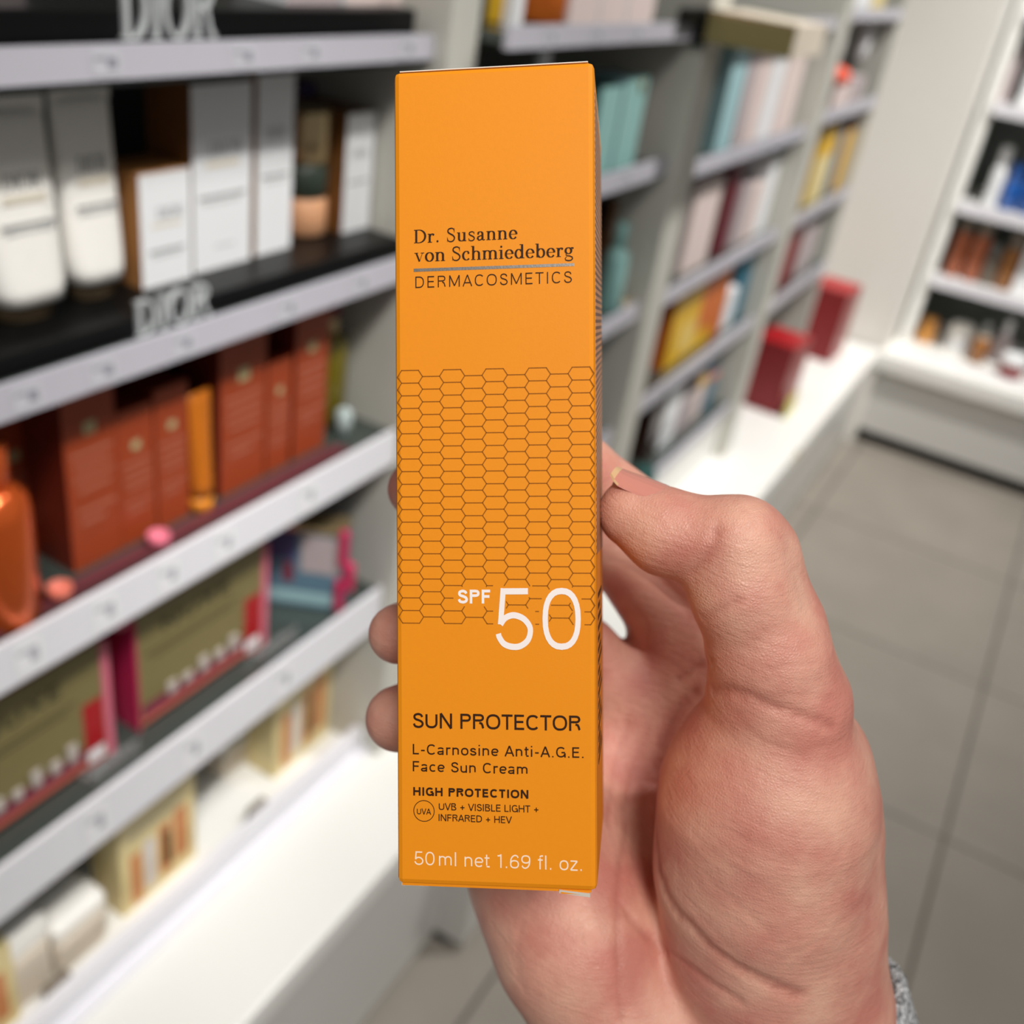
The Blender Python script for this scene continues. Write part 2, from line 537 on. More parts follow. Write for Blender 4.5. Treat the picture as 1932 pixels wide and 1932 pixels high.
def bay(label, y0, y1, xf, shelves, uprights, zfoot=0.3855):
    """shelves: (top, rail bottom, rail top, label positions along y in metres, length limits)"""
    t = thing('shelving_bay', label, 'shelving', (xf, (y0 + y1) / 2, 0), math.pi / 2)
    ym = (y0 + y1) / 2
    h = (y1 - y0) / 2
    dep = 1.03 + xf
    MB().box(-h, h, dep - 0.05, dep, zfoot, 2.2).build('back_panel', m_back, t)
    for (u0, u1, pro) in uprights:
        MB().box(u0 - ym, u1 - ym, -pro, dep - 0.05, zfoot, 2.2, 0, bev=0.004).build('upright', m_upr, t)
    for top, r0, r1, labs in shelves:
        s = MB().box(-h + .001, h - .001, 0.002, dep - 0.05, top - 0.012, top).build('shelf', m_shelf, t)
        q = MB()
        tl = 0.005
        for a in (0,):
            q.v += [(-h + .001, -tl, r0), (h - .001, -tl, r0), (h - .001, 0.002, r0), (-h + .001, 0.002, r0),
                    (-h + .001, -tl + .002, r1), (h - .001, -tl + .002, r1), (h - .001, 0.002, r1), (-h + .001, 0.002, r1)]
            for k in ((0, 3, 2, 1), (4, 5, 6, 7), (0, 1, 5, 4), (1, 2, 6, 5), (2, 3, 7, 6), (3, 0, 4, 7)):
                q.f.append(k)
                q.mi.append(0)
                q.sm.append(False)
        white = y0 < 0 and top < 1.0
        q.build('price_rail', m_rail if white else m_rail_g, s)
        hh = r1 - r0
        for ly in labs:
            x = ly - ym
            w = 0.026
            c = MB()
            z0, z1 = r0 + hh * .12, r1 - hh * .12
            ya, yb = -tl - .0008, -tl + 0.0012

            def yy(z):
                return ya + (yb - ya) * (z - r0) / hh

            def plate(xa, xb, za, zb, off, mi):
                c.poly([(xa, yy(za) - off, za), (xb, yy(za) - off, za), (xb, yy(zb) - off, zb), (xa, yy(zb) - off, zb)], mi)
            plate(x - w / 2, x + w / 2, z0, z1, 0, 0)
            dz = z1 - z0
            plate(x - w * .40, x - w * .02, z0 + dz * .62, z0 + dz * .74, .0003, 1)
            plate(x + .02 * w, x + w * .34, z0 + dz * .28, z0 + dz * .72, .0003, 1)
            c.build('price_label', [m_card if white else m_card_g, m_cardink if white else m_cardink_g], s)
    return t


b1 = bay('nearest shelving bay with black display trays and orange cartons', -0.10, 0.95, -0.622,
    [(1.360, 1.354, 1.377, (0.535, 0.672, 0.755, 0.90)), (1.148, 1.124, 1.151, (0.445, 0.515, 0.60, 0.735, 0.85)),
     (0.924, 0.884, 0.929, (0.42, 0.50, 0.575, 0.65, 0.78)), (0.684, 0.628, 0.690, (0.47, 0.60, 0.75))],
    [(0.95, 1.005, 0.022)])
MB().box(-0.5245, 0.5245, 0.008, 0.023, 0.3855, 0.425, 0).build('price_rail', m_rail, b1)
MB().box(-0.5245, 0.5245, -0.008, 0.008, 0.3855, 0.392, 0).build('rail_foot', m_rail, b1)
bay('narrow shelving bay with turquoise bottles beside the broad white upright', 1.005, 1.56, -0.57,
    [(1.386, 1.370, 1.393, (1.1, 1.22, 1.34)), (1.190, 1.176, 1.203, (1.2, 1.4)), (0.955, 0.938, 0.966, (1.2, 1.4)), (0.72, 0.69, 0.73, ())],
    [(1.56, 1.64, 0.02)], 0.3605)
b3 = bay('shelving bay of pale cartons between two white uprights, yellow carton low down', 1.64, 2.37, -0.57,
    [(1.385, 1.372, 1.395, ()), (1.168, 1.155, 1.182, (1.9, 2.1)), (0.945, 0.930, 0.957, (1.8, 2.0, 2.2)), (0.735, 0.716, 0.746, (1.8, 2.1)), (0.508, 0.490, 0.514, ())],
    [(2.37, 2.43, 0.02)], 0.3605)
MB().box(-0.364, 0.364, 0.006, 0.03, 0.3605, 0.489).build('riser', m_lac, b3)
bay('far end shelving bay next to the plain wall, dark red cartons inside', 2.43, 3.06, -0.57,
    [(1.40, 1.388, 1.412, ()), (1.185, 1.172, 1.20, ()), (0.948, 0.932, 0.96, ()), (0.738, 0.716, 0.746, ())],
    [(3.06, 3.075, 0.0)], 0.3605)

# far fixture along the back: recessed white unit with its own ledge
ff = thing('display_fixture', 'white recessed display fixture with amber and blue bottles on its shelves', 'display', (0.6, 3.62, 0), 0)
MB().box(-1.03, 1.5, 0.0, 0.62, 0.29, 0.352, 0, bev=0.006).build('top_slab', m_lac, ff)
MB().box(-1.02, 1.5, 0.03, 0.62, 0.055, 0.29).build('fascia', m_fas, ff)
MB().box(-1.02, 1.5, 0.07, 0.62, 0.0, 0.055).build('toe_kick', m_dark, ff)
MB().box(-0.985, -0.945, 0.20, 0.24, 0.352, 2.3, 0, bev=0.005).build('upright', m_lac, ff)
MB().box(-0.985, -0.97, 0.24, 0.62, 0.352, 2.3).build('side_panel', m_upr, ff)
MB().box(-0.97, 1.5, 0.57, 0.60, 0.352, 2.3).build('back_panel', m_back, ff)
MB().box(-0.93, 1.5, 0.085, 0.095, 0.352, 0.362).build('price_rail', m_rail, ff)
for z in (0.605, 0.860, 1.175, 1.45):
    s = MB().box(-0.945, 1.5, 0.20, 0.57, z - 0.02, z).build('shelf', m_lac, ff)
    MB().box(-0.945, 1.5, 0.185, 0.20, z - 0.032, z + 0.008).build('price_rail', m_rail, s)
# ------------------------------------------------------------------ the orange carton held in the hand
CW, CH, CD = 0.040, 0.16267, 0.047
_r = np.array([0.00549256, 0.11622358, -0.00385726])
_th = np.linalg.norm(_r)
_k = _r / _th
_K = np.array([[0, -_k[2], _k[1]], [_k[2], 0, -_k[0]], [-_k[1], _k[0], 0]])
CR = np.eye(3) + math.sin(_th) * _K + (1 - math.cos(_th)) * _K @ _K
CT = np.array([-0.00351375, -0.00673086, 0.20173977])


def face_px(x, y):
    """carton front face: pixel -> (x right, z up from the bottom edge)"""
    d = np.array([(x - CEN) / FPX, (y - CEN) / FPX, 1.0])
    A = np.stack([CR[:, 0], CR[:, 1], -d], 1)
    s = np.linalg.solve(A, -CT)
    return s[0], CH / 2 - s[1]


carton_cam = CT + CR @ np.array([0, CH / 2, CD / 2])
_w = cam2world(carton_cam)
_ax = RC.T @ CR
carton = thing('carton', 'tall narrow orange sun cream carton held upright in the hand', 'carton')
carton.matrix_world = Matrix([[_ax[i, 0], _ax[i, 2], -_ax[i, 1], _w[i]] for i in range(3)] + [[0, 0, 0, 1]])

m_orange = mat('orange_card', (238, 144, 18), 0.5, var=0.03, scale=900, bump=0.02, bscale=2500, spec=0.22)
m_inner = mat('white_board', (236, 226, 212), 0.7)
m_brown = mat('dark_brown_ink', (50, 24, 4), 0.6, spec=0.2)
m_comb = mat('honeycomb_ink', (152, 86, 4), 0.6, spec=0.2)
m_white_ink = mat('white_ink', (250, 238, 232), 0.5, var=0.02)
m_cream_ink = mat('cream_ink', (252, 226, 198), 0.5, var=0.02)
m_silver = mat('silver_foil', (128, 122, 116), 0.38, metal=0.8, scale=600, var=0.15, bump=0.03)

b = MB().box(-CW / 2, CW / 2, -CD / 2, CD / 2, 0, CH, 0, bev=0.0011)
# fine crease by the right fold and paper thickness at the top
b.build('carton_body', m_orange, carton)
YF = -CD / 2


def on_face(verts, faces, m, name, d=0.00004, grp=None):
    q = MB()
    for k, fc in enumerate(faces):
        e = d + (0.000004 * (grp[k] % 7) if grp else 0)      # overlapping pen strokes lie on each other like ink layers
        q.poly([(verts[i][0], YF - e, verts[i][1]) for i in fc])
    return q.build(name, m, carton)


def place_line(body, lx, ly, rx, ry, cap_px, m, name, serif=False, wt=0.085, track=0.0):
    if serif:
        V, F, G = serif_text(body, track)
        cap = 0.69
    else:
        V, F, G = mono_text(body, wt, track)
        cap = 0.727
    x0, z0 = face_px(lx, ly)
    x1, z1 = face_px(rx, ry)
    zt = face_px(lx, ly - cap_px)[1]
    mn, mxx = V[:, 0].min(), V[:, 0].max()
    sc = (x1 - x0) / (mxx - mn)
    sy = (zt - z0) / cap
    slope = (z1 - z0) / (x1 - x0)
    P = [(x0 + (v[0] - mn) * sc, z0 + v[1] * sy + slope * (v[0] - mn) * sc) for v in V]
    return on_face(P, F, m, name, 0.00006, G)


place_line('Dr. Susanne', 781.4, 459, 976.6, 450.5, 25.0, m_brown, 'brand_lettering', serif=True, track=0.03)
place_line('von Schmiedeberg', 782, 494.2, 1082.6, 483.8, 25.3, m_brown, 'brand_lettering', serif=True, track=0.012)
place_line('DERMACOSMETICS', 783.9, 543.5, 1079, 533.5, 21.5, m_brown, 'range_lettering', wt=.070, track=.12)
place_line('SPF', 863.8, 1138.6, 924.9, 1138.6, 26.0, m_white_ink, 'factor_lettering', wt=.145, track=.07)
place_line('50', 935.7, 1226, 1096, 1226, 116, m_white_ink, 'factor_lettering', wt=.073, track=.05)
place_line('SUN PROTECTOR', 779.3, 1373.3, 1095.7, 1379.3, 28.5, m_brown, 'product_lettering', wt=.106, track=.02)
place_line('L-Carnosine Anti-A.G.E.', 779, 1423, 1101, 1430, 19.6, m_brown, 'product_lettering', wt=.100, track=.07)
place_line('Face Sun Cream', 779, 1455, 995.4, 1461, 19.4, m_brown, 'product_lettering', wt=.100, track=.07)
place_line('HIGH PROTECTION', 779.8, 1500.7, 997, 1506.7, 16.0, m_brown, 'claim_lettering', wt=.162, track=.11)
place_line('UVA', 786.7, 1536, 813.5, 1537, 11.2, m_brown, 'claim_lettering', wt=.11, track=.03)
place_line('UVB + VISIBLE LIGHT +', 828, 1528, 1016, 1533.5, 13.4, m_brown, 'claim_lettering', wt=.104, track=.02)
place_line('INFRARED + HEV', 827.6, 1548.7, 966, 1553.5, 13.0, m_brown, 'claim_lettering', wt=.104, track=.02)
place_line('50\u2009ml net 1.69 fl. oz.', 782, 1631.3, 1097.6, 1643, 25.5, m_cream_ink, 'volume_lettering', wt=.074, track=.03)
# ring around UVA
cx, cz = face_px(800, 1530)
rr = face_px(820, 1530)[0] - cx
P, F = [], []
for i in range(48):
    a = 2 * math.pi * i / 48
    P += [(cx + rr * math.cos(a), cz + rr * math.sin(a)), (cx + rr * 0.93 * math.cos(a), cz + rr * 0.93 * math.sin(a))]
for i in range(48):
    j = (i + 1) % 48
    F.append((2 * i, 2 * j, 2 * j + 1, 2 * i + 1))
on_face(P, F, m_brown, 'claim_ring')
# silver rule under the name
a0, a1 = face_px(780.5, 507), face_px(780.5, 513)
b0, b1 = face_px(1083.5, 496.5), face_px(1083.5, 502)
on_face([a0, a1, b1, b0], [(0, 1, 2, 3)], m_silver, 'silver_rule')
# honeycomb print, broken around the figures
hx0 = face_px(751, 900)[0]
hx1 = face_px(1121.5, 900)[0]
zt = face_px(770, 699)[1]
zb = face_px(770, 1175.5)[1]
row = (zt - zb) / 20
sl = (hx1 - hx0) / (9 * 6.0 + 1.1) * 1.15
pit = (hx1 - hx0 - sl) / 9
lw = 0.00021
pxs = (hx1 - hx0) / 370.5
_spf = (face_px(857, 1106), face_px(930, 1145))
_f5 = [(face_px(932, 1104), face_px(1006, 1128)), (face_px(932, 1104), face_px(955, 1186)), (face_px(932, 1146), face_px(1013, 1236))]
_zc = face_px(1059, 1168)


def masked(x, z):
    for p, q in [_spf] + _f5:
        if p[0] < x < q[0] and q[1] < z < p[1]:
            return True
    dx, dz = (x - _zc[0]) / pxs, (z - _zc[1]) / pxs
    return (dx / 44) ** 2 + (dz / 66) ** 2 < 1 and (dx / 22) ** 2 + (dz / 43) ** 2 > 1


hq = MB()
done = set()


def hline(p, q):
    key = tuple(sorted((tuple(round(v * 1e5) for v in p), tuple(round(v * 1e5) for v in q))))
    if key in done:
        return
    done.add(key)
    p, q = np.array(p), np.array(q)
    d = q - p
    n = np.array([-d[1], d[0]]) / np.hypot(*d) * lw / 2
    e = d / np.hypot(*d) * lw * 0.35
    N = 6
    run = None
    for i in range(N + 1):
        ok = i < N and not masked(*(p + d * (i + .5) / N))
        if ok and run is None:
            run = i
        if not ok and run is not None:
            a, c = p + d * run / N - e, p + d * i / N + e
            hq.poly([(a[0] - n[0], YF - 4e-5, a[1] - n[1]), (c[0] - n[0], YF - 4e-5, c[1] - n[1]),
                     (c[0] + n[0], YF - 4e-5, c[1] + n[1]), (a[0] + n[0], YF - 4e-5, a[1] + n[1])])
            run = None


for col in range(9):
    n_rows = 20 if col % 2 == 0 else 19
    top = zt if col % 2 == 0 else zt - row / 2
    x0 = hx0 + col * pit
    x1 = x0 + pit + sl
    for k in range(n_rows):
        za, zc_ = top - k * row, top - (k + 1) * row
        zm = (za + zc_) / 2
        hl, hr = (x0, zm), (x1, zm)
        tl, tr = (x0 + sl, za), (x1 - sl, za)
        bl, br = (x0 + sl, zc_), (x1 - sl, zc_)
        for e in ((tl, tr), (tl, hl), (hl, bl), (bl, br), (br, hr), (hr, tr)):
            hline(*e)
hq.build('honeycomb_print', m_comb, carton)

# right side: printed panel of fine slanted lines
ms = bpy.data.materials.new('striped_side_print')
ms.use_nodes = True
nt = ms.node_tree
tc = nt.nodes.new('ShaderNodeTexCoord')
sx_ = nt.nodes.new('ShaderNodeSeparateXYZ')
mm = nt.nodes.new('ShaderNodeMath')
mm.operation = 'MULTIPLY_ADD'
mm.inputs[1].default_value = -0.18
cb = nt.nodes.new('ShaderNodeCombineXYZ')
wv = nt.nodes.new('ShaderNodeTexWave')
wv.bands_direction = 'Z'
wv.inputs['Scale'].default_value = 230
wv.inputs['Distortion'].default_value = 0.4
rmp = nt.nodes.new('ShaderNodeValToRGB')
rmp.color_ramp.elements[0].position = 0.35
rmp.color_ramp.elements[0].color = lin((112, 66, 36))
rmp.color_ramp.elements[1].position = 0.6
rmp.color_ramp.elements[1].color = lin((206, 142, 92))
nt.links.new(tc.outputs['Object'], sx_.inputs[0])
nt.links.new(sx_.outputs['Y'], mm.inputs[0])
nt.links.new(sx_.outputs['Z'], mm.inputs[2])
nt.links.new(mm.outputs[0], cb.inputs['Z'])
nt.links.new(cb.outputs[0], wv.inputs[0])
nt.links.new(wv.outputs['Fac'], rmp.inputs[0])
nt.links.new(rmp.outputs[0], nt.nodes['Principled BSDF'].inputs['Base Color'])
nt.nodes['Principled BSDF'].inputs['Roughness'].default_value = 0.45
MB().box(CW / 2, CW / 2 + 0.00006, -CD / 2 + .0035, CD / 2 - 0.002, 0.066, CH - 0.004).build('side_print', ms, carton)
q = MB()
for i in range(16):
    z = 0.022 + i * 0.0023
    q.box(CW / 2, CW / 2 + 0.00006, -CD / 2 + .012, CD / 2 - 0.012 - 0.006 * ((i * 7) % 3), z, z + 0.0011)
q.build('side_small_print', m_brown, carton)
# closure: top edge board, tuck flaps showing white edges under the base
MB().box(-CW / 2 + .0012, CW / 2 - .0012, -CD / 2 + 0.0004, CD / 2 - 0.0006, CH, CH + 0.00018).build('top_flap', [m_inner], carton)
MB().box(-CW / 2 + .0008, CW / 2 - .0012, -CD / 2 + 0.0012, CD / 2 - 0.001, -0.0006, 0).build('bottom_flap', [m_orange], carton)
f = MB()
f.v += [(.0125, YF + .0008, -.0002), (.0186, YF + .0008, -.0007), (.0186, YF + .012, -.0007), (.0125, YF + .012, -.0002),
        (.0125, YF + .0012, -.0010), (.0186, YF + .0012, -.0016), (.0186, YF + .012, -.0012), (.0125, YF + .012, -.0009)]
for k in ((0, 1, 2, 3), (4, 7, 6, 5), (0, 4, 5, 1), (1, 5, 6, 2), (2, 6, 7, 3), (3, 7, 4, 0)):
    f.f.append(k)
    f.mi.append(0)
    f.sm.append(False)
f.build('dust_flap', m_inner, carton)
MB().box(.0128, .0184, YF + .0010, YF + .012, -.0010, -.0001).build('tuck_edge', m_orange, carton)
MB().box(-.0194, -.0140, YF + .0016, YF + .012, -.0008, -.0002).build('dust_flap', m_inner, carton)
# ------------------------------------------------------------------ the hand (one continuous surface, camera-space millimetres -> world)


def P3(px, py, z):
    return np.array([(px - CEN) * z / FPX, (py - CEN) * z / FPX, z], float)


GH = 0.75
G0 = np.array([-46.0, -30.0, 196.0])
GN = np.array([int(175 / GH), int(205 / GH), int(138 / GH)])
BIG = 60.0


class Field:
    def __init__(self):
        self.d = np.full(GN, BIG, np.float32)

    def block(self, lo, hi):
        i0 = np.maximum(0, np.floor((lo - G0) / GH).astype(int))
        i1 = np.minimum(GN, np.ceil((hi - G0) / GH).astype(int) + 1)
        ax = [((np.arange(i0[k], i1[k]) * GH + G0[k]).astype(np.float32)) for k in range(3)]
        return tuple(slice(i0[k], i1[k]) for k in range(3)), ax[0][:, None, None], ax[1][None, :, None], ax[2][None, None, :]

    def cone(self, a, ra, b, rb, k):
        m = max(ra, rb) + 13
        sl, X, Y, Z = self.block(np.minimum(a, b) - m, np.maximum(a, b) + m)
        ab = b - a
        L = float(ab @ ab) + 1e-6
        t = np.clip(((X - a[0]) * ab[0] + (Y - a[1]) * ab[1] + (Z - a[2]) * ab[2]) / L, 0, 1)
        d = np.sqrt((X - a[0] - t * ab[0]) ** 2 + (Y - a[1] - t * ab[1]) ** 2 + (Z - a[2] - t * ab[2]) ** 2) - (ra + t * (rb - ra))
        self.d[sl] = smin(self.d[sl], d, k)

    def chain(self, pts, k):
        for p, q in zip(pts[:-1], pts[1:]):
            self.cone(P3(*p[:3]), p[3], P3(*q[:3]), q[3], k)
        return self


def smin(a, b, k):
    h = np.clip(0.5 + 0.5 * (b - a) / k, 0, 1)
    return b + (a - b) * h - k * h * (1 - h)


palm = Field()
palm.chain([(1345, 1900, 280, 21), (1335, 1560, 292, 17), (1350, 1165, 295, 13)], 9)      # index metacarpal
palm.chain([(1290, 1900, 282, 21), (1240, 1560, 298, 16), (1268, 1225, 299, 13)], 9)      # middle
palm.chain([(1240, 1910, 280, 21), (1140, 1600, 294, 17), (1200, 1335, 298, 13)], 9)      # ring
palm.chain([(1190, 1932, 268, 21.5), (1090, 1770, 266, 20.5), (1036, 1640, 273, 20), (1100, 1445, 293, 12.5)], 9)  # outer edge
palm.chain([(1150, 1850, 268, 17), (1170, 1740, 272, 15)], 9)
palm.chain([(1190, 1932, 268, 21.5), (1262, 2130, 288, 24), (1300, 2300, 300, 26)], 10)   # wrist
palm.chain([(1490, 1905, 268, 25), (1500, 2130, 290, 25), (1540, 2300, 300, 26)], 10)
palm.chain([(1340, 1930, 270, 25), (1380, 2130, 288, 27)], 10)

thenar = Field()
thenar.chain([(1462, 1335, 233, 15.5), (1446, 1500, 243, 24), (1434, 1640, 249, 24), (1430, 1780, 256, 22), (1440, 1905, 266, 23)], 8)
thenar.chain([(1528, 1420, 248, 12), (1520, 1560, 252, 15.5), (1505, 1700, 256, 19), (1520, 1880, 266, 22)], 8)

thumb = Field()
thumb.chain([(1196, 968, 228, 8.0), (1258, 1004, 226, 9.3), (1325, 1022, 224, 9.2), (1386, 1029, 222, 10.2)], 3.0)
thumb.chain([(1386, 1029, 222, 10.2), (1399, 1115, 223, 10.7), (1452, 1240, 228, 13.0), (1475, 1320, 233, 15)], 4.0)
thumb.chain([(1420, 1010, 224, 5.8), (1440, 1040, 226, 6.5), (1490, 1160, 230, 7)], 5.0)

fing = Field()


def finger(pts, k=2.5):
    g = Field()
    g.chain(pts, k)
    fing.d = smin(fing.d, g.d, 0.9)


finger([(1356, 1120, 294, 11.5), (1228, 985, 284, 9.6), (1096, 884, 273, 8.8), (900, 885, 264, 8.2), (786, 923, 260, 7.4)])
finger([(1285, 1200, 298, 12), (1172, 1048, 291, 10), (1065, 985, 286, 9.3), (860, 1120, 271, 8.6), (800, 1180, 262, 8.2), (752, 1196, 243, 7.2)])
finger([(1205, 1335, 298, 12), (1102, 1228, 292, 9.6), (985, 1190, 285, 9.0), (840, 1290, 270, 8.4), (795, 1340, 262, 8.4), (752, 1356, 246, 8.0)])
finger([(1110, 1450, 293, 11), (1025, 1405, 290, 8.6), (935, 1405, 283, 8.0), (850, 1480, 270, 7.2), (822, 1530, 263, 6.6)])

body = smin(palm.d, fing.d, 5.0)
th = smin(thumb.d, thenar.d, 4.5)
body = smin(body, th, 3.2)
del palm, thenar, thumb, fing


def probe(px, py):
    """front surface of the hand along the line of sight of a pixel"""
    zs = np.arange(200, 315, 0.4)
    q = np.stack([(px - CEN) * zs / FPX, (py - CEN) * zs / FPX, zs], 1)
    i = np.clip(np.rint((q - G0) / GH).astype(int), 0, GN - 1)
    s = body[i[:, 0], i[:, 1], i[:, 2]]
    k = np.argmax(s < 0)
    return q[k] if s[k] < 0 else None


crease_pts = []


def crease(pts, depth, w):
    pts = np.array(pts, float)
    for a, c in zip(pts[:-1], pts[1:]):
        n = max(2, int(np.hypot(*(c - a)) / 5))
        for i in range(n):
            q = probe(*(a + (c - a) * i / n))
            if q is not None:
                crease_pts.append((q, depth, w))


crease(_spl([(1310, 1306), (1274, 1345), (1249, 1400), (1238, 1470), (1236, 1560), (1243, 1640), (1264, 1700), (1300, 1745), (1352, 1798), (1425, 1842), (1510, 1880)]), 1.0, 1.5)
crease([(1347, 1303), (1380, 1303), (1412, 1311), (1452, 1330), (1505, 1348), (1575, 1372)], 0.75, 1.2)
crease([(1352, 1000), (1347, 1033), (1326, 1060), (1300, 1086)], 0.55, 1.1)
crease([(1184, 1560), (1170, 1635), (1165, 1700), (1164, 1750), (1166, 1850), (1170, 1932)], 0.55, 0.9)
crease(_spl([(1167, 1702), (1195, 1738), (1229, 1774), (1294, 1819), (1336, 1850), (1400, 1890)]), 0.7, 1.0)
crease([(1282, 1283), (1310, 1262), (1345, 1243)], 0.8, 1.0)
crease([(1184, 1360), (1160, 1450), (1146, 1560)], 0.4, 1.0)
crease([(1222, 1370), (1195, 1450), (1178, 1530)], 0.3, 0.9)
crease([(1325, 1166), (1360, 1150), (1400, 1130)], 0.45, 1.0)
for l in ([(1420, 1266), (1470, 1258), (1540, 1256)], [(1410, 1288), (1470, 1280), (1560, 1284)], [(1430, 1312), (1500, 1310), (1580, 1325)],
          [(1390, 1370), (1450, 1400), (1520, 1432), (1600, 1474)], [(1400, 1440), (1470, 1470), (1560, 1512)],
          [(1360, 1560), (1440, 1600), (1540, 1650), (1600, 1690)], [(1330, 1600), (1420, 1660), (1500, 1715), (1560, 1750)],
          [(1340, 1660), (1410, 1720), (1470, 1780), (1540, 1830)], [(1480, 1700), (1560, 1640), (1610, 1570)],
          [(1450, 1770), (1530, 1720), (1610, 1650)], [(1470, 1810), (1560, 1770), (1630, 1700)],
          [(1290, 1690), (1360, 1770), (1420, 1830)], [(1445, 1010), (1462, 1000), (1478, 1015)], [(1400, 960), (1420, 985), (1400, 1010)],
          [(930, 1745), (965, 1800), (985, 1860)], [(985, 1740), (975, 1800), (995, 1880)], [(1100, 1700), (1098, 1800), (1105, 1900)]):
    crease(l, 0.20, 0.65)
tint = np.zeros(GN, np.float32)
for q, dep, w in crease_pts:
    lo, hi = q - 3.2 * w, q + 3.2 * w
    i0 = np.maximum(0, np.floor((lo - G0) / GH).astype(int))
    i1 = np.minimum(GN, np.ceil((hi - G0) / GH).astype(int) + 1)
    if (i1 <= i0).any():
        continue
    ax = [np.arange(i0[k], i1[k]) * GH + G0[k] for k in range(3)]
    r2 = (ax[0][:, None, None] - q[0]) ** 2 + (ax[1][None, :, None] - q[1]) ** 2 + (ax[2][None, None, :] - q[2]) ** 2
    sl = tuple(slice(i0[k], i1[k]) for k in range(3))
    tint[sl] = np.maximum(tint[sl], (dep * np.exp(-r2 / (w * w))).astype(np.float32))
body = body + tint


def surface_nets(F):
    ins = F < 0
    n = ins[:-1, :-1, :-1].astype(np.int8)
    cnt = np.zeros(n.shape, np.int8)
    for dx in (0, 1):
        for dy in (0, 1):
            for dz in (0, 1):
                cnt += ins[dx:F.shape[0] - 1 + dx, dy:F.shape[1] - 1 + dy, dz:F.shape[2] - 1 + dz]
    act = np.argwhere((cnt > 0) & (cnt < 8))
    idx = np.full(n.shape, -1, np.int32)
    idx[act[:, 0], act[:, 1], act[:, 2]] = np.arange(len(act))
    cor = np.array([(i, j, k) for i in (0, 1) for j in (0, 1) for k in (0, 1)])
    vals = np.stack([F[act[:, 0] + c[0], act[:, 1] + c[1], act[:, 2] + c[2]] for c in cor], 1)
    pos = np.zeros((len(act), 3))
    num = np.zeros(len(act))
    for a in range(8):
        for c in range(a + 1, 8):
            if np.abs(cor[a] - cor[c]).sum() != 1:
                continue
            va, vc = vals[:, a], vals[:, c]
            x = (va < 0) != (vc < 0)
            t = np.where(x, va / np.where(x, va - vc, 1), 0)
            pos += np.where(x[:, None], cor[a] + t[:, None] * (cor[c] - cor[a]), 0)
            num += x
    pos = act + pos / num[:, None]
    quads = []
    for axn in range(3):
        o1, o2 = [(1, 2), (2, 0), (0, 1)][axn]
        sA = [slice(1, -1)] * 3
        sB = [slice(1, -1)] * 3
        sA[axn] = slice(0, -1)
        sB[axn] = slice(1, None)
        A, B = ins[tuple(sA)], ins[tuple(sB)]
        e = np.argwhere(A != B)
        flip = A[e[:, 0], e[:, 1], e[:, 2]]
        base = e + 1
        base[:, axn] -= 1

        def cell(d1, d2):
            g = base.copy()
            g[:, o1] -= d1
            g[:, o2] -= d2
            return idx[g[:, 0], g[:, 1], g[:, 2]]
        q = np.stack([cell(1, 1), cell(0, 1), cell(0, 0), cell(1, 0)], 1)
        q[~flip] = q[~flip][:, ::-1]
        quads.append(q)
    return pos, np.concatenate(quads)


hv, hf = surface_nets(body)
ok = (hf >= 0).all(1)
hf = hf[ok]
# two gentle smoothing passes
for it in range(2):
    acc = np.zeros_like(hv)
    cn = np.zeros(len(hv))
    for k in range(4):
        for j in (1, 3):
            np.add.at(acc, hf[:, k], hv[hf[:, (k + j) % 4]])
            np.add.at(cn, hf[:, k], 1)
    hv = hv * 0.5 + 0.5 * acc / np.maximum(cn, 1)[:, None]
ti = tint[tuple(np.clip(np.rint(hv).astype(int), 0, GN - 1).T)]
hmm = G0 + hv * GH                                  # camera millimetres
h_org = P3(1370, 2200, 290) / 1000.0
hworld = (hmm / 1000.0) @ RC + CAMP
o_w = cam2world(h_org)

skin = bpy.data.materials.new('skin')
skin.use_nodes = True
nt = skin.node_tree
bs = nt.nodes['Principled BSDF']
tc = nt.nodes.new('ShaderNodeTexCoord')
n1 = nt.nodes.new('ShaderNodeTexNoise')
n1.inputs['Scale'].default_value = 55
n1.inputs['Detail'].default_value = 5
n2 = nt.nodes.new('ShaderNodeTexNoise')
n2.inputs['Scale'].default_value = 900
n2.inputs['Detail'].default_value = 3
vo = nt.nodes.new('ShaderNodeTexVoronoi')
vo.feature = 'DISTANCE_TO_EDGE'
vo.inputs['Scale'].default_value = 1500
wr = nt.nodes.new('ShaderNodeTexNoise')
wr.inputs['Scale'].default_value = 420
wr.inputs['Detail'].default_value = 6
rp = nt.nodes.new('ShaderNodeValToRGB')
rp.color_ramp.elements[0].position = 0.36
rp.color_ramp.elements[0].color = lin((204, 132, 116))
rp.color_ramp.elements[1].position = 0.66
rp.color_ramp.elements[1].color = lin((228, 174, 150))
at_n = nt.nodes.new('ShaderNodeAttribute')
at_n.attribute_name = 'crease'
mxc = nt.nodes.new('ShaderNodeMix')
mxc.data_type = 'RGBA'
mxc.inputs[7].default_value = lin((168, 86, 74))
for n in (n1, n2, vo, wr):
    nt.links.new(tc.outputs['Object'], n.inputs['Vector'])
nt.links.new(n1.outputs['Fac'], rp.inputs[0])
nt.links.new(rp.outputs[0], mxc.inputs[6])
nt.links.new(at_n.outputs['Fac'], mxc.inputs[0])
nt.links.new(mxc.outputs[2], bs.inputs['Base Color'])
bs.inputs['Roughness'].default_value = 0.48
bs.inputs['Subsurface Weight'].default_value = 0.22
bs.inputs['Subsurface Radius'].default_value = (1.0, 0.35, 0.2)
bs.inputs['Subsurface Scale'].default_value = 0.004
ma = nt.nodes.new('ShaderNodeMath')
ma.operation = 'MULTIPLY_ADD'
ma.inputs[1].default_value = 0.8
nt.links.new(vo.outputs['Distance'], ma.inputs[0])
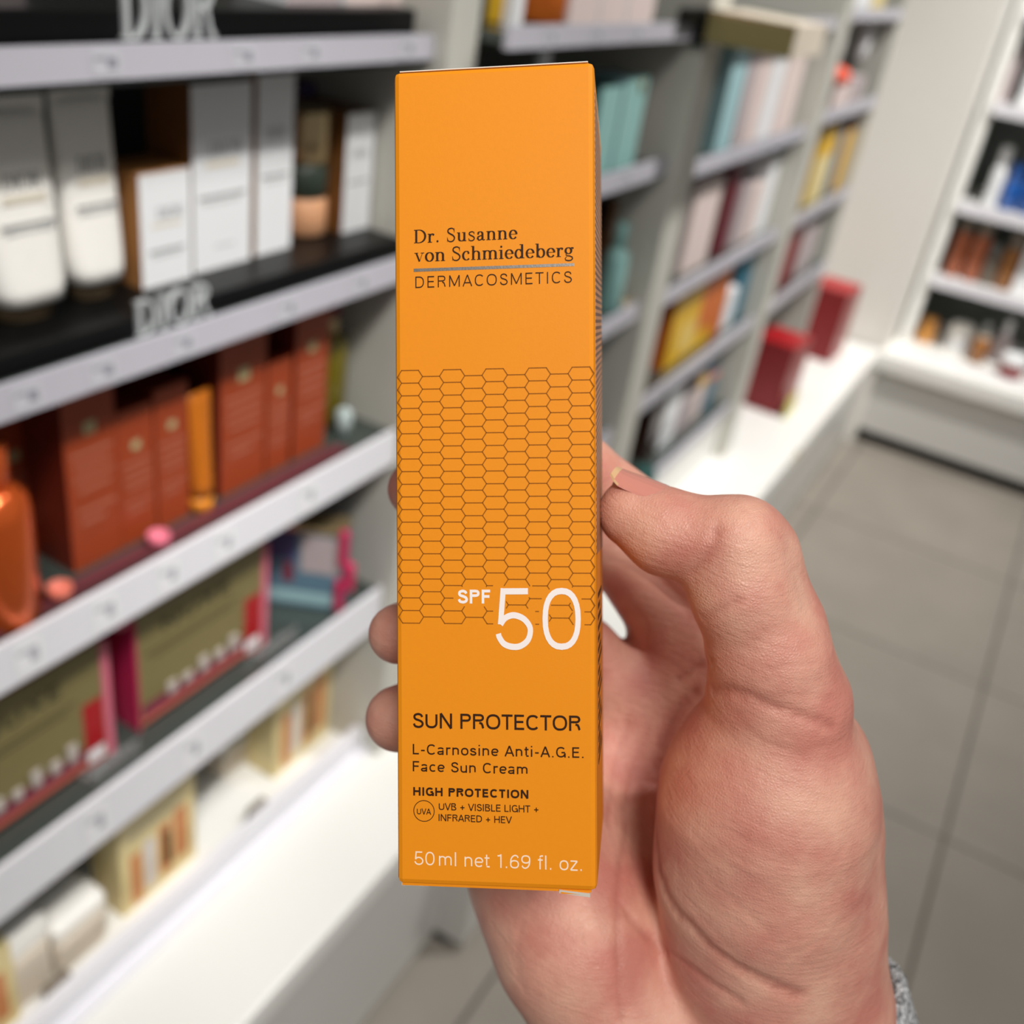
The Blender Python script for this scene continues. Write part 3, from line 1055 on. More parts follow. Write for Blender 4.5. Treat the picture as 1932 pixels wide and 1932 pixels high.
nt.links.new(wr.outputs['Fac'], ma.inputs[2])
hsum = ma
for ang, st in ((0.6, 0.55), (-0.7, 0.55)):
    mpp = nt.nodes.new('ShaderNodeMapping')
    mpp.inputs['Rotation'].default_value = (0.3, ang, 0.5 * ang)
    mpp.inputs['Scale'].default_value = (1.0, 1.0, 9.0)
    nn = nt.nodes.new('ShaderNodeTexNoise')
    nn.inputs['Scale'].default_value = 130
    nn.inputs['Detail'].default_value = 3
    cr_ = nt.nodes.new('ShaderNodeMath')
    cr_.operation = 'MULTIPLY_ADD'
    cr_.inputs[1].default_value = st
    nt.links.new(tc.outputs['Object'], mpp.inputs[0])
    nt.links.new(mpp.outputs[0], nn.inputs['Vector'])
    nt.links.new(nn.outputs['Fac'], cr_.inputs[0])
    nt.links.new(hsum.outputs[0], cr_.inputs[2])
    hsum = cr_
bp = nt.nodes.new('ShaderNodeBump')
bp.inputs['Strength'].default_value = 0.42
bp.inputs['Distance'].default_value = 0.0006
nt.links.new(hsum.outputs[0], bp.inputs['Height'])
nt.links.new(bp.outputs['Normal'], bs.inputs['Normal'])

hme = bpy.data.meshes.new('person')
hme.from_pydata((hworld - o_w).tolist(), [], hf.tolist())
hme.materials.append(skin)
hme.polygons.foreach_set('use_smooth', np.ones(len(hf), bool))
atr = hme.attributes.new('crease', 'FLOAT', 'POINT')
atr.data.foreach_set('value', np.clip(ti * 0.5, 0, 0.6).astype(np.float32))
hme.update()
person = bpy.data.objects.new('person', hme)
C.objects.link(person)
person.location = o_w
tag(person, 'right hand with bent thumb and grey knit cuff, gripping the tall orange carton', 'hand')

m_nail = mat('fingernail', (208, 138, 122), 0.25, var=0.03, coat=0.2)
m_nail_tip = mat('fingernail_edge', (222, 184, 138), 0.35, var=0.03)


def nail(a, ra, c, rc, dors, half=58, tip=1.6, lift=0.25):
    """shell on the back of a finger tip: a = tip end, c = cuticle end (camera mm)"""
    axis = (c - a) / np.linalg.norm(c - a)
    n = dors - axis * (dors @ axis)
    n /= np.linalg.norm(n)
    bt = np.cross(axis, n)
    q = MB()
    U, Vn = 12, 12
    rows = []
    L = np.linalg.norm(c - a)
    for i in range(U + 1):
        u = i / U
        s = -tip + u * (L + tip)
        rr_ = ra + (rc - ra) * max(0, s / L)
        if s < 0:
            rr_ = ra + s * 0.12
        hw = half * (1 - 0.30 * max(0, (u - 0.72) / 0.28) ** 2 - 0.28 * max(0, (0.22 - u) / 0.22) ** 2)
        row_ = []
        for j in range(Vn + 1):
            t = math.radians(hw * (2 * j / Vn - 1))
            p = a + axis * s + (rr_ + lift - 1.1 * max(0, (u - .6) / .4) ** 2 - 0.5 * (abs(2 * j / Vn - 1)) ** 4) * (math.cos(t) * n + math.sin(t) * bt)
            row_.append(p)
        rows.append(row_)
    inner = [[p - 0.55 * n for p in r_] for r_ in rows]

    def tw(p):
        return tuple(cam2world(np.asarray(p) / 1000.0) - o_w)
    for i in range(U):
        for j in range(Vn):
            mi = 1 if i < 1 else 0
            q.poly([tw(rows[i][j]), tw(rows[i][j + 1]), tw(rows[i + 1][j + 1]), tw(rows[i + 1][j])], mi, True)
            q.poly([tw(inner[i][j]), tw(inner[i + 1][j]), tw(inner[i + 1][j + 1]), tw(inner[i][j + 1])], mi, True)
    for j in range(Vn):
        q.poly([tw(rows[0][j]), tw(inner[0][j]), tw(inner[0][j + 1]), tw(rows[0][j + 1])], 1)
    for i in range(U):
        q.poly([tw(rows[i][0]), tw(rows[i + 1][0]), tw(inner[i + 1][0]), tw(inner[i][0])], 1 if i < 2 else 0)
        q.poly([tw(rows[i][-1]), tw(inner[i][-1]), tw(inner[i + 1][-1]), tw(rows[i + 1][-1])], 1 if i < 2 else 0)
    return q.build('fingernail', [m_nail, m_nail_tip], person)


nail(P3(1154, 946, 229), 7.4, P3(1262, 1003, 226), 9.3, np.array([0.35, -0.9, 0.12]), half=66, tip=2.5, lift=0.45)
nail(P3(752, 1196, 243), 6.9, P3(790, 1186, 258), 8.0, np.array([-0.95, 0.1, 0.1]), half=50, tip=1.5)
nail(P3(752, 1356, 246), 7.7, P3(790, 1342, 260), 8.4, np.array([-0.9, 0.0, -0.1]), half=52, tip=1.5)

# knit cuff of the sleeve
knit = bpy.data.materials.new('grey_marl_knit')
knit.use_nodes = True
nt = knit.node_tree
tc = nt.nodes.new('ShaderNodeTexCoord')
k1 = nt.nodes.new('ShaderNodeTexNoise')
k1.inputs['Scale'].default_value = 700
k1.inputs['Detail'].default_value = 3
kr = nt.nodes.new('ShaderNodeValToRGB')
kr.color_ramp.elements[0].position = 0.36
kr.color_ramp.elements[0].color = lin((70, 72, 78))
kr.color_ramp.elements[1].position = 0.52
kr.color_ramp.elements[1].color = lin((214, 214, 214))
wv = nt.nodes.new('ShaderNodeTexVoronoi')
wv.inputs['Scale'].default_value = 900
nt.links.new(tc.outputs['Object'], k1.inputs['Vector'])
nt.links.new(tc.outputs['Object'], wv.inputs['Vector'])
nt.links.new(k1.outputs['Fac'], kr.inputs[0])
nt.links.new(kr.outputs[0], nt.nodes['Principled BSDF'].inputs['Base Color'])
nt.nodes['Principled BSDF'].inputs['Roughness'].default_value = 0.95
bp = nt.nodes.new('ShaderNodeBump')
bp.inputs['Strength'].default_value = 0.8
bp.inputs['Distance'].default_value = 0.002
nt.links.new(wv.outputs['Distance'], bp.inputs['Height'])
nt.links.new(bp.outputs['Normal'], nt.nodes['Principled BSDF'].inputs['Normal'])
q = MB()
cc = P3(1400, 2085, 282)
rt = P3(1694, 1892, 275)
A = rt - cc
Bv = np.array([-16.0, 15.0, -32.0])
dv = np.array([0.30, 0.90, 0.22])
dv /= np.linalg.norm(dv)
rings = []
prof = [(6, -3.2), (1, -3.4), (-1.2, -1.8), (-1.6, 0.2), (-0.6, 1.8), (2, 2.6), (8, 2.6), (20, 2.8), (40, 4), (75, 7)]
for s, off in prof:
    ring = []
    for j in range(96):
        t = 2 * math.pi * j / 96
        e = A * math.cos(t) + Bv * math.sin(t)
        en = e / np.linalg.norm(e)
        rib = 0.28 * math.cos(48 * t) if 0 < s < 70 and off > 0 else 0
        p = cc + e + en * (off + rib) + dv * s
        ring.append(tuple(cam2world(p / 1000.0) - o_w))
    rings.append(ring)
q.rings(rings, 0, False, False)
q.build('sleeve_cuff', knit, person)
# ------------------------------------------------------------------ goods on the shelves
HP = math.pi / 2
m_white = mat('white_carton', (238, 239, 240), 0.45, var=0.015)
m_warm = mat('warm_white_plastic', (244, 241, 234), 0.35, var=0.015)
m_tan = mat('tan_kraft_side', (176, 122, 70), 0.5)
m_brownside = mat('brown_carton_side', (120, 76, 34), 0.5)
m_bronze = mat('bronze_cap', (104, 88, 66), 0.3, metal=0.6)
m_black = mat('black_satin_tray', (12, 12, 12), 0.38, var=0.05, spec=0.2)
m_chrome = mat('silver_letters', (206, 210, 210), 0.4, metal=0.2, var=0.02)
m_grey_ink = mat('grey_print', (150, 152, 152), 0.6)
m_pale_ink = mat('pale_grey_print', (206, 208, 208), 0.6)
m_dk_ink = mat('charcoal_print', (84, 84, 84), 0.6)
m_gold_ink = mat('pale_gold_print', (226, 216, 196), 0.5)
m_gold = mat('gold_cap', (196, 172, 130), 0.25, metal=0.8)
m_dgreen = mat('dark_green_band', (44, 54, 44), 0.4)
m_peach = mat('peach_carton', (206, 152, 112), 0.5)
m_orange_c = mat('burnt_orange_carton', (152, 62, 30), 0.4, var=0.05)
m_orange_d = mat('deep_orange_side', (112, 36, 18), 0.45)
m_orange_b = mat('orange_metallic', (214, 96, 40), 0.22, metal=0.55)
m_amber = mat('amber_tube', (188, 104, 24), 0.3)
m_pinkink = mat('pale_orange_print', (172, 100, 78), 0.6)
m_sage = mat('sage_seal', (172, 160, 118), 0.5)
m_plumbase = mat('plum_base', (96, 48, 54), 0.4)
m_olive = mat('olive_liquid', (112, 100, 22), 0.2, coat=0.4)
m_goldbox = mat('olive_gold_carton', (130, 119, 76), 0.42, metal=0.1, var=0.05)
m_magenta = mat('magenta_trim', (190, 40, 86), 0.45)
m_pinktrim = mat('pink_trim', (214, 112, 132), 0.45)
m_wine = mat('wine_panel', (124, 46, 66), 0.5)
m_coral = mat('coral_panel', (208, 112, 92), 0.5)
m_nuxeink = mat('dark_olive_print', (66, 60, 40), 0.6)
m_blue = mat('blue_teal_print', (96, 128, 146), 0.45, var=0.25, scale=60)
m_violet = mat('violet_print', (88, 82, 128), 0.5)
m_cream = mat('cream_yellow_carton', (224, 206, 150), 0.5)
m_orange_p = mat('orange_picture', (206, 136, 84), 0.5)
m_grey_p = mat('pale_picture', (216, 208, 204), 0.5)
m_beige = mat('beige_plastic', (216, 204, 186), 0.45)
m_teal = mat('turquoise_carton', (146, 190, 184), 0.4)
m_teal_d = mat('dark_teal', (42, 84, 80), 0.4)
m_dbrown = mat('dark_brown_glass', (52, 32, 24), 0.2)
m_yellow = mat('yellow_carton', (224, 176, 34), 0.45, var=0.1, scale=30)
m_flame = mat('flame_orange', (206, 104, 24), 0.45, var=0.15, scale=30)
m_red = mat('red_carton', (168, 22, 30), 0.4)
m_red_d = mat('dark_red_carton', (128, 22, 28), 0.45)
m_wined = mat('burgundy_carton', (110, 34, 46), 0.45)
m_lilac = mat('lilac_grey_carton', (186, 172, 172), 0.5)
m_pinkw = mat('pink_white_carton', (226, 208, 202), 0.5)
m_aqua = mat('aqua_carton', (160, 196, 200), 0.45)
m_deepblue = mat('deep_blue_bottle', (24, 84, 160), 0.12, coat=0.5)
m_cop = mat('copper_glass', (168, 92, 58), 0.15, coat=0.4)
m_amberg = mat('amber_glass', (150, 96, 40), 0.15, coat=0.4)
m_smoke = mat('smoke_grey_bottle', (120, 110, 98), 0.2)
m_olivesign = mat('olive_gold_sign', (150, 138, 90), 0.4, metal=0.2)
m_acr = mat('clear_acrylic', (225, 228, 226), 0.08, trans=0.85, var=0.01)


def prints(t, specs, w, h, name='front_print', y=-0.0005):
    """flat print on a front face; specs: (x0, x1, z0, z1, material) as fractions of the face"""
    if 2 <= len(specs) <= 4:
        return [prints(t, [s_], w, h, name, y) for s_ in specs]
    ms = []
    q = MB()
    for x0, x1, z0, z1, m in specs:
        if m not in ms:
            ms.append(m)
        q.poly([(-w / 2 + x0 * w, y, z0 * h), (-w / 2 + x1 * w, y, z0 * h), (-w / 2 + x1 * w, y, z1 * h), (-w / 2 + x0 * w, y, z1 * h)], ms.index(m))
    return q.build(name, ms, t)


def lettering(t, body, xc, z0, height, m, serif=True, name='front_lettering', y=-0.0008, width=None, spacing=1.0, depth=0.0, tilt=None):
    if serif:
        V, F, G = serif_text(body, 0.02)
        cap = 0.69
    else:
        V, F, G = mono_text(body, 0.12, (spacing - 1) * .5)
        cap = 0.727
    sy = height / cap
    wd = (V[:, 0].max() - V[:, 0].min())
    sx = width / wd if width else sy
    q = MB()
    for k, fc in enumerate(F):
        e = y - 0.00002 * (G[k] % 7)
        pts = [(xc + (V[i][0] - V[:, 0].min() - wd / 2) * sx, e, z0 + V[i][1] * sy) for i in fc]
        q.poly(pts)
        if depth:
            q.poly([(p[0], p[1] - depth, p[2]) for p in pts])
            n = len(pts)
            for i in range(n):
                a, c = pts[i], pts[(i + 1) % n]
                q.poly([a, c, (c[0], c[1] - depth, c[2]), (a[0], a[1] - depth, a[2])])
    return q.build(name, m, t)


BAYS = ((-.1, .946), (1.009, 1.556), (1.644, 2.366), (2.434, 3.056))


def span(l, r, tp, xf):
    yl, yr = at(*l, 'X', xf)[1], at(*r, 'X', xf)[1]
    yl, yr = min(yl, yr), max(yl, yr)
    ym_ = (yl + yr) / 2
    b0, b1 = min(BAYS, key=lambda b_: max(b_[0] - ym_, ym_ - b_[1], 0))      # stay between the bay's uprights
    if yr > b1:
        yl, yr = max(b0, yl - max(0, yr - b1) * (1 if yl > b1 - .02 else 0)), b1
    if yl < b0:
        yl, yr = b0, max(yr, b0 + .02)
    return (yl + yr) / 2, abs(yr - yl), at(*tp, 'X', xf)[2]


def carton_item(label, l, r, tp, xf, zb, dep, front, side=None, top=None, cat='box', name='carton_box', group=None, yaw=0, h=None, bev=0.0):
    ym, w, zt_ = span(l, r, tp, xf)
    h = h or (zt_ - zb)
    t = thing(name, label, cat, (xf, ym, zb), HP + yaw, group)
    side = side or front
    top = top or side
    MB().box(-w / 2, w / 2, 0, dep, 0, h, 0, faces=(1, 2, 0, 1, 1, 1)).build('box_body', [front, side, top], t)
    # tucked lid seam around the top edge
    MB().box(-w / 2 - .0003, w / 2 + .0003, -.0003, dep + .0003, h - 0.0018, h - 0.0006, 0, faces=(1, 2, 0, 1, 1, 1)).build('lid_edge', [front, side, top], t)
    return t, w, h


def lathe_item(label, name, cat, loc, rotz, parts, group=None):
    """parts: (part name, profile [(r, z)...], material)"""
    t = thing(name, label, cat, loc, rotz, group)
    for pn, prof, m in parts:
        MB().lathe(prof).build(pn, m, t)
    return t


def bprof(r, h, shoulder=0.12, neck=0.45):
    return [(r * .9, 0), (r, h * .03), (r, h * (1 - shoulder)), (r * .9, h * (1 - shoulder * .5)), (r * neck, h)]


def cyl(r, z0, z1):
    e = min(r * .12, (z1 - z0) * .2)
    return [(r - e, z0), (r, z0 + e), (r, z1 - e), (r - e, z1)]


# ---- black display trays with upright chrome letters
def tray(label, y0, y1, zb, zt_, lx, lw, lh, lz=0.001):
    t = thing('display_tray', label, 'tray', (-0.634, (y0 + y1) / 2, zb), HP)
    h = (y1 - y0) / 2
    MB().box(-h, h, 0.0, 0.30, 0, zt_ - zb, 0, bev=0.002).build('tray_base', m_black, t)
    MB().box(-h, h, -0.0015, 0.0, 0, 0.004, 0).build('tray_lip', m_black, t)
    lettering(t, 'DIOR', lx - (y0 + y1) / 2, lz, lh, m_chrome, True, 'chrome_lettering', y=-0.0002, width=lw, depth=0.004)
    return t


tray('black gloss display tray with chrome letters on the topmost shelf', 0.05, 0.935, 1.3605, 1.397, 0.608, 0.092, 0.040, 0.017)
tray('black gloss display tray with chrome letters carrying white tubes and cartons', 0.05, 0.945, 1.1485, 1.165, 0.604, 0.084, 0.030)
# pale cartons at the very top of view, on the upper tray
carton_item('pale carton on the upper black tray, its foot at the far left of the letters', (-60, 22), (50, 22), (0, -250), -0.70, 1.395, 0.06, m_lilac, m_lilac, h=0.12)
carton_item('wide pale carton on the upper black tray, near the white upright', (540, 10), (640, 6), (540, -250), -0.66, 1.395, 0.06, m_lilac, m_white, h=0.12)
carton_item('pinkish white carton on the upper black tray, touching the white upright', (652, 6), (790, 2), (695, -250), -0.66, 1.395, 0.06, m_pinkw, m_white, h=0.12)


def squeeze_tube(label, ym, w, xf, zb, h, caph):
    """flat-topped tube standing on its cap"""
    t = thing('squeeze_tube', label, 'tube', (xf, ym, zb), HP, None)
    rings = []
    N = 40
    dep = w * 0.34
    for u in np.linspace(0, 1, 14):
        z = caph + u * (h - caph)
        dy = dep * (1 - u) ** 0.8 + 0.0015
        rw = w / 2 * (0.90 + 0.10 * min(1, u * 10)) if u < 0.1 else w / 2
        ring = []
        for j in range(N):
            a = 2 * math.pi * j / N
            c_, s_ = math.cos(a), math.sin(a)
            ex = 0.55
            ring.append((rw * math.copysign(abs(c_) ** ex, c_), dep + 0.004 + dy * math.copysign(abs(s_) ** 0.8, s_), z))
        rings.append(ring)
    MB().rings(rings).build('tube_body', m_warm, t)
    MB().box(-w / 2, w / 2, dep + .002, dep + .006, h - 0.006, h + 0.006).build('crimp', m_warm, t)
    q = MB()
    q.lathe([(w * .30, 0), (w * .33, .002), (w * .34, caph)], 0, dep + .004, 0, 28, 1.15, 0.75)
    q.build('screw_cap', m_bronze, t)
    y = dep + 0.004 - dep - 0.0025

    def yz(z):
        u = (z - caph) / (h - caph)
        return dep + 0.004 - (dep * (1 - u) ** 0.8 + 0.0015) - 0.0006
    z0 = caph + (h - caph) * .60
    lettering(t, 'DIOR', 0.0, z0, h * .075, m_dk_ink, True, y=yz(z0), width=w * .5)
    prints(t, [(.22, .78, (z0 - h * .06) / h, (z0 - h * .025) / h, m_gold_ink)], w, h, y=yz(z0 - h * .06) - .0004)
    z1 = caph + (h - caph) * .42
    prints(t, [(.12, .88, z1 / h, z1 / h + .016, m_grey_ink), (.18, .80, z1 / h - .03, z1 / h - .018, m_pale_ink)], w, h, y=yz(z1 - h * .03) - .0006)
    return t


squeeze_tube('white squeeze tube with dark lettering on bronze cap, broader of the pair', 0.503, 0.066, -0.664, 1.165, 0.160, 0.017)
squeeze_tube('white squeeze tube on bronze cap, touching the small tan-sided carton', 0.573, 0.056, -0.672, 1.165, 0.165, 0.017)
t, w, h = carton_item('small white carton with tan sides between tube and tall carton', (270, 545), (362, 518), (270, 330), -0.678, 1.165, 0.05, m_white, m_tan)
lettering(t, 'DIOR', .004, h * .60, h * .10, m_grey_ink, width=w * .5)
prints(t, [(.2, .8, .53, .56, m_gold_ink), (.15, .85, .30, .33, m_grey_ink), (.2, .8, .26, .28, m_pale_ink)], w, h)
t, w, h = carton_item('tall white carton with tan sides, lit corner and dark lettering', (366, 520), (472, 482), (345, 162), -0.682, 1.165, 0.055, m_white, m_brownside)
lettering(t, 'DIOR', .004, h * .63, h * .075, m_grey_ink, width=w * .55)
prints(t, [(.22, .78, .57, .60, m_gold_ink), (.1, .9, .40, .42, m_grey_ink), (.15, .8, .37, .385, m_pale_ink), (.35, .7, .12, .135, m_pale_ink)], w, h)
t, w, h = carton_item('slim white carton behind the tall tan-sided one, beside the gold bottle', (482, 496), (547, 470), (480, 143), -0.684, 1.165, 0.05, m_white, m_tan)
lettering(t, 'DIOR', .0, h * .66, h * .06, m_grey_ink, width=w * .5)
prints(t, [(.12, .88, .44, .46, m_grey_ink), (.2, .8, .41, .425, m_pale_ink)], w, h)
lathe_item('gold-capped bottle with dark green band on the lower black tray', 'bottle', 'bottle', (-0.715, 0.868, 1.165), HP,
           [('bottle_base', cyl(0.027, 0, 0.040), m_peach), ('bottle_band', cyl(0.0265, 0.040, 0.075), m_dgreen), ('bottle_cap', cyl(0.027, 0.075, 0.130), m_gold)])
t, w, h = carton_item('white-fronted carton with dark brown side near the upright', (682, 462), (730, 445), (690, 212), -0.682, 1.165, 0.085, m_white, m_brownside)
lettering(t, 'DIOR', .0, h * .64, h * .06, m_grey_ink, width=w * .6)
prints(t, [(.15, .85, .42, .44, m_grey_ink)], w, h)
t, w, h = carton_item('indigo carton with maroon edge behind the gold bottle', (560, 330), (622, 320), (560, 160), -0.765, 1.165, 0.04, m_violet, m_wined)

# ---- orange range on the third shelf
ORG = 'burnt orange cartons on the third shelf'


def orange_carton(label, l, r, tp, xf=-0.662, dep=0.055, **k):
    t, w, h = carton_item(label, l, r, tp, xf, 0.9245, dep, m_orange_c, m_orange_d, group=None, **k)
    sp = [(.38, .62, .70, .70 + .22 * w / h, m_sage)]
    for i, (a, b_) in enumerate([(.1, .9), (.15, .85), (.12, .9), (.2, .85), (.15, .9), (.2, .7)]):
        z = .60 - i * .062 - (.05 if i > 3 else 0)
        sp.append((a, b_, z, z + .022, m_pinkink))
    prints(t, sp, w, h)
    return t


orange_carton('burnt orange carton behind the shiny orange bottle', (10, 1120), (95, 1075), (10, 790), xf=-0.715)
orange_carton('broad burnt orange carton, tallest of the row, dark gap at its left', (142, 1090), (232, 1040), (130, 712))
orange_carton('burnt orange carton with dark gap above, against the broad one', (233, 1040), (297, 1005), (235, 775))
orange_carton('short burnt orange carton right of the dark gap', (300, 1000), (358, 965), (300, 735))
orange_carton('burnt orange carton directly right of the amber tube', (416, 945), (498, 898), (415, 640))
orange_carton('narrow burnt orange carton under a dark notch', (501, 897), (545, 870), (500, 690))
orange_carton('last burnt orange carton of the row, next to the olive bottle', (551, 868), (610, 835), (555, 588))
t, w, h = carton_item('black block standing in for the dark gap behind the short orange cartons', (225, 800), (355, 760), (225, 690), -0.76, 0.9245, 0.06, m_black, m_dgreen)  # added block, its black stands in for the dark gap between cartons
t = thing('amber_tube', 'slim amber tube standing between two orange cartons', 'tube', (-0.648, 0.662, 0.9245), HP)
MB().lathe([(0.0125, 0), (0.0125, .018)], 0, 0.014).build('tube_cap', mat('amber_cap', (226, 140, 40), 0.25), t)
rg = []
for u in np.linspace(0, 1, 10):
    rg.append([(0.0128 * math.cos(2 * math.pi * j / 24) * (1 + .15 * u), 0.014 + 0.0128 * (1 - .9 * u) * math.sin(2 * math.pi * j / 24), .018 + u * .115) for j in range(24)])
MB().rings(rg).build('tube_body', m_amber, t)
lathe_item('shiny metallic orange bottle with rounded shoulder at the shelf end', 'bottle', 'bottle', (-0.655, 0.428, 0.9245), HP,
           [('bottle_body', [(.027, 0), (.030, .004), (.030, .105), (.028, .118), (.018, .128), (.012, .131)], m_orange_b),
            ('bottle_cap', cyl(.017, .129, .168), m_orange_b)])
for lb, px, yy_ in (('small coral dot for a reflection and clip end at the foot of the first orange carton', (85, 1100), .472), ('little pink dot for a reflection and clip end on the plum tray below the orange cartons', (300, 1020), .585)):  # small solid dots modelled for pinkish reflections and clip ends
    lathe_item(lb, 'reflection_dot', 'reflection_dot', (-0.640, yy_, 0.9275), 0, [('dot_body', [(.006, 0), (.010, .004), (.011, .012), (.009, .012), (.006, .005)], m_coral if 'coral' in lb else m_pinktrim)])
t = thing('tray', 'thin plum acrylic tray under the orange cartons', 'tray', (-0.632, 0.63, 0.9241), HP)
MB().box(-.24, .24, 0.0, 0.02, 0, 0.003).build('tray_plate', m_plumbase, t)
MB().box(-.24, .24, 0.0, 0.002, 0.003, 0.008).build('tray_lip', m_plumbase, t)
t = lathe_item('olive green bottle with gold neck at the far end of the orange row', 'bottle', 'bottle', (-0.705, 0.915, 0.9245), HP,
               [('bottle_body', bprof(.024, .115, .15, .4), m_olive), ('bottle_neck', cyl(.011, .113, .135), m_gold), ('bottle_cap', cyl(.013, .135, .165), m_wined)])
MB().lathe([(.004, 0), (.010, .002), (.010, .03), (.004, .034)]).build('vial', mat('clear_vial', (170, 182, 180), 0.1), None, loc=(-0.665, 0.90, 0.9245))
tag(bpy.data.objects['vial'], 'small clear vial standing before the olive bottle', 'vial')


# ---- gift packs with pink trim on the fourth shelf
def gift_pack(label, l, r, tp, xf, zb):
    t, w, h = carton_item(label, l, r, tp, xf, zb, 0.075, m_goldbox, m_magenta, m_pinktrim, cat='gift pack', name='gift_pack')
    prints(t, [(.02, .84, .0, .08, m_coral), (.02, .84, .08, .20, m_wine), (.02, .98, -.0, .035, m_red), (.84, .985, .14, .55, m_red), (.85, .975, .04, .14, m_white),
               (.05, .80, .62, .635, m_nuxeink), (.1, .74, .575, .59, m_nuxeink)], w, h)
    q = MB()
    for i, (x, hh) in enumerate(((-.30, .10), (-.18, .08), (-.05, .13), (.08, .10), (.2, .14))):
        q.box(w * x, w * (x + .07), -.0035, -.0007, h * .17, h * (.17 + hh), 0, bev=.001)
    q.build('pictured_bottles', mat('picture_grey', (188, 178, 170), .5), t)
    lettering(t, 'NUXE', -w * .05, h * .74, h * .115, m_nuxeink, False, y=-.0009, width=w * .52, spacing=1.25)
    # ribbon: edges and a bow of two loops at the upper right corner
    MB().box(w / 2 - .001, w / 2 + .009, -.002, .075, -.0, h * .96, 0, bev=.002).build('ribbon', m_pinktrim, t)
    MB().box(-w / 2 - .0035, -w / 2, -.002, .075, 0.0, h * .98, 0, bev=.001).build('ribbon', m_magenta, t)
    b_ = MB()
    for s in (-1, 1):
        b_.lathe([(.001, 0), (.010, .006), (.012, .014), (.008, .022), (.002, .026)], -w / 2 - .002 + s * .009, .012, 0, 14)
    o = b_.build('bow', m_pinktrim, t)
    o.location = (0, 0, h * .90)
    return t


gift_pack('olive gold gift pack with pink trim, partly out of view', (-60, 1650), (205, 1430), (190, 1203), -0.660, 0.6845)
gift_pack('olive gold gift pack with pink ribbon edges in the middle of its shelf', (265, 1370), (492, 1243), (250, 1166), -0.662, 0.6845)
w, h = .112, .122
t = thing('gift_pack', 'blue and violet gift pack with magenta ribbon beside the upright', 'gift pack', (-0.680, 0.850, 0.6845), math.radians(28))
MB().box(-w / 2, w / 2, 0, .035, 0, h, 0, faces=(1, 1, 0, 1, 1, 1)).build('box_body', [m_blue, m_violet], t)
MB().box(-w / 2 - .0005, w / 2 + .0005, -.001, .036, h - .008, h + .001, 0).build('lid_edge', m_gold, t)
prints(t, [(.0, .45, .58, .93, m_violet), (.5, .95, .45, .9, m_lilac), (.1, .9, .05, .2, m_aqua), (.3, .42, .3, .55, m_wine)], w, h)
for (x0, x1, zz0, zz1) in ((.42, .53, .60, 1.03), (.49, .62, .30, .64), (.40, .51, .02, .42)):
    MB().box(w * x0, w * x1, -.008, .004, h * zz0, h * zz1, 0, bev=.004).build('ribbon', m_magenta, t)

for k, (lb, yy_) in enumerate((('clear acrylic divider in front of the ribboned gift pack', .765), ('clear acrylic divider near the partly hidden gift pack', .515))):
    t = thing('shelf_divider', lb, 'divider', (-0.637, yy_, 0.6845), HP)
    MB().box(-.03, .03, 0, .002, 0, .022).build('divider_plate', m_acr, t)
    MB().box(-.03, .03, .002, .02, 0, .002).build('divider_foot', m_acr, t)


# ---- cream goods on the ledge
def cream_pack(label, l, r, tp, xf, zb, dep=.05):
    t, w, h = carton_item(label, l, r, tp, xf, zb, dep, m_cream, m_cream)
    prints(t, [(.12, .26, .06, .62, m_orange_p), (.30, .44, .10, .66, m_grey_p), (.5, .66, .12, .70, m_orange_p), (.56, .64, .2, .6, m_peach),
               (.70, .88, .16, .74, m_orange_p), (.1, .8, .84, .86, m_grey_ink), (.15, .75, .79, .80, m_grey_ink)], w, h)
    return t


cream_pack('cream yellow carton with orange pictures between white tubs on the ledge', (234, 1735), (370, 1615), (206, 1582), -0.680, 0.3855)
cream_pack('cream yellow carton with orange pictures at the far end of the ledge', (516, 1470), (628, 1385), (516, 1300), -0.690, 0.3855)
cream_pack('cream yellow carton with orange pictures, cut off at the picture edge', (-110, 2040), (42, 1925), (-10, 1800), -0.672, 0.3855)


def tub(label, px, xf, w, d, h):
    p = at(*px, 'X', xf)
    t = thing('tub', label, 'tub', (xf - d / 2, p[1], 0.3855), HP)
    MB().box(-w / 2, w / 2, -d / 2, d / 2, 0, h * .68, 0, bev=w * .14).build('tub_body', m_beige, t)
    MB().box(-w / 2 - .001, w / 2 + .001, -d / 2 - .001, d / 2 + .001, h * .69, h, 0, bev=w * .14).build('tub_lid', m_warm, t)
    return t


tub('squared beige tub against the cream carton on the ledge', (158, 1760), -0.672, .072, .06, .085)
tub('squared beige tub between two cream cartons, further from the middle one', (58, 1840), -0.675, .060, .06, .12)
tub('low beige tub under the far cream carton', (455, 1420), -0.74, .07, .06, .06)
tub('squat beige tub at the dim back of the ledge', (420, 1390), -0.80, .08, .06, .10)
for lb, px in (('dark clip on the clear ledge strip between cream cartons', (492, 1486)), ('dark clip on the ledge strip beside the beige tubs', (112, 1835))):
    p = at(*px, 'X', -0.655)
    t = thing('strip_clip', lb, 'clip', (-0.655, p[1], 0.3855), HP)
    MB().box(-.016, .016, 0, .012, 0, .026, 0, bev=.003).build('clip_body', m_smoke, t)
    MB().box(-.018, .018, -.003, 0, 0, .006).build('clip_foot', m_black, t)

# ---- second bay
XB = -0.60


def simple(label, l, r, tp, zb, front, side=None, xf=XB, dep=.06, h=None, **k):
    return carton_item(label, l, r, tp, xf, zb, dep, front, side, h=h, **k)


def top_bottle(label, px, zb, r, h, body, capm, xf=XB - .03):
    p = at(*px, 'X', xf)
    return lathe_item(label, 'bottle', 'bottle', (xf, p[1], zb), 0, [('bottle_body', bprof(r, h * .75, .2, .4), body), ('bottle_cap', cyl(r * .55, h * .74, h), capm)])


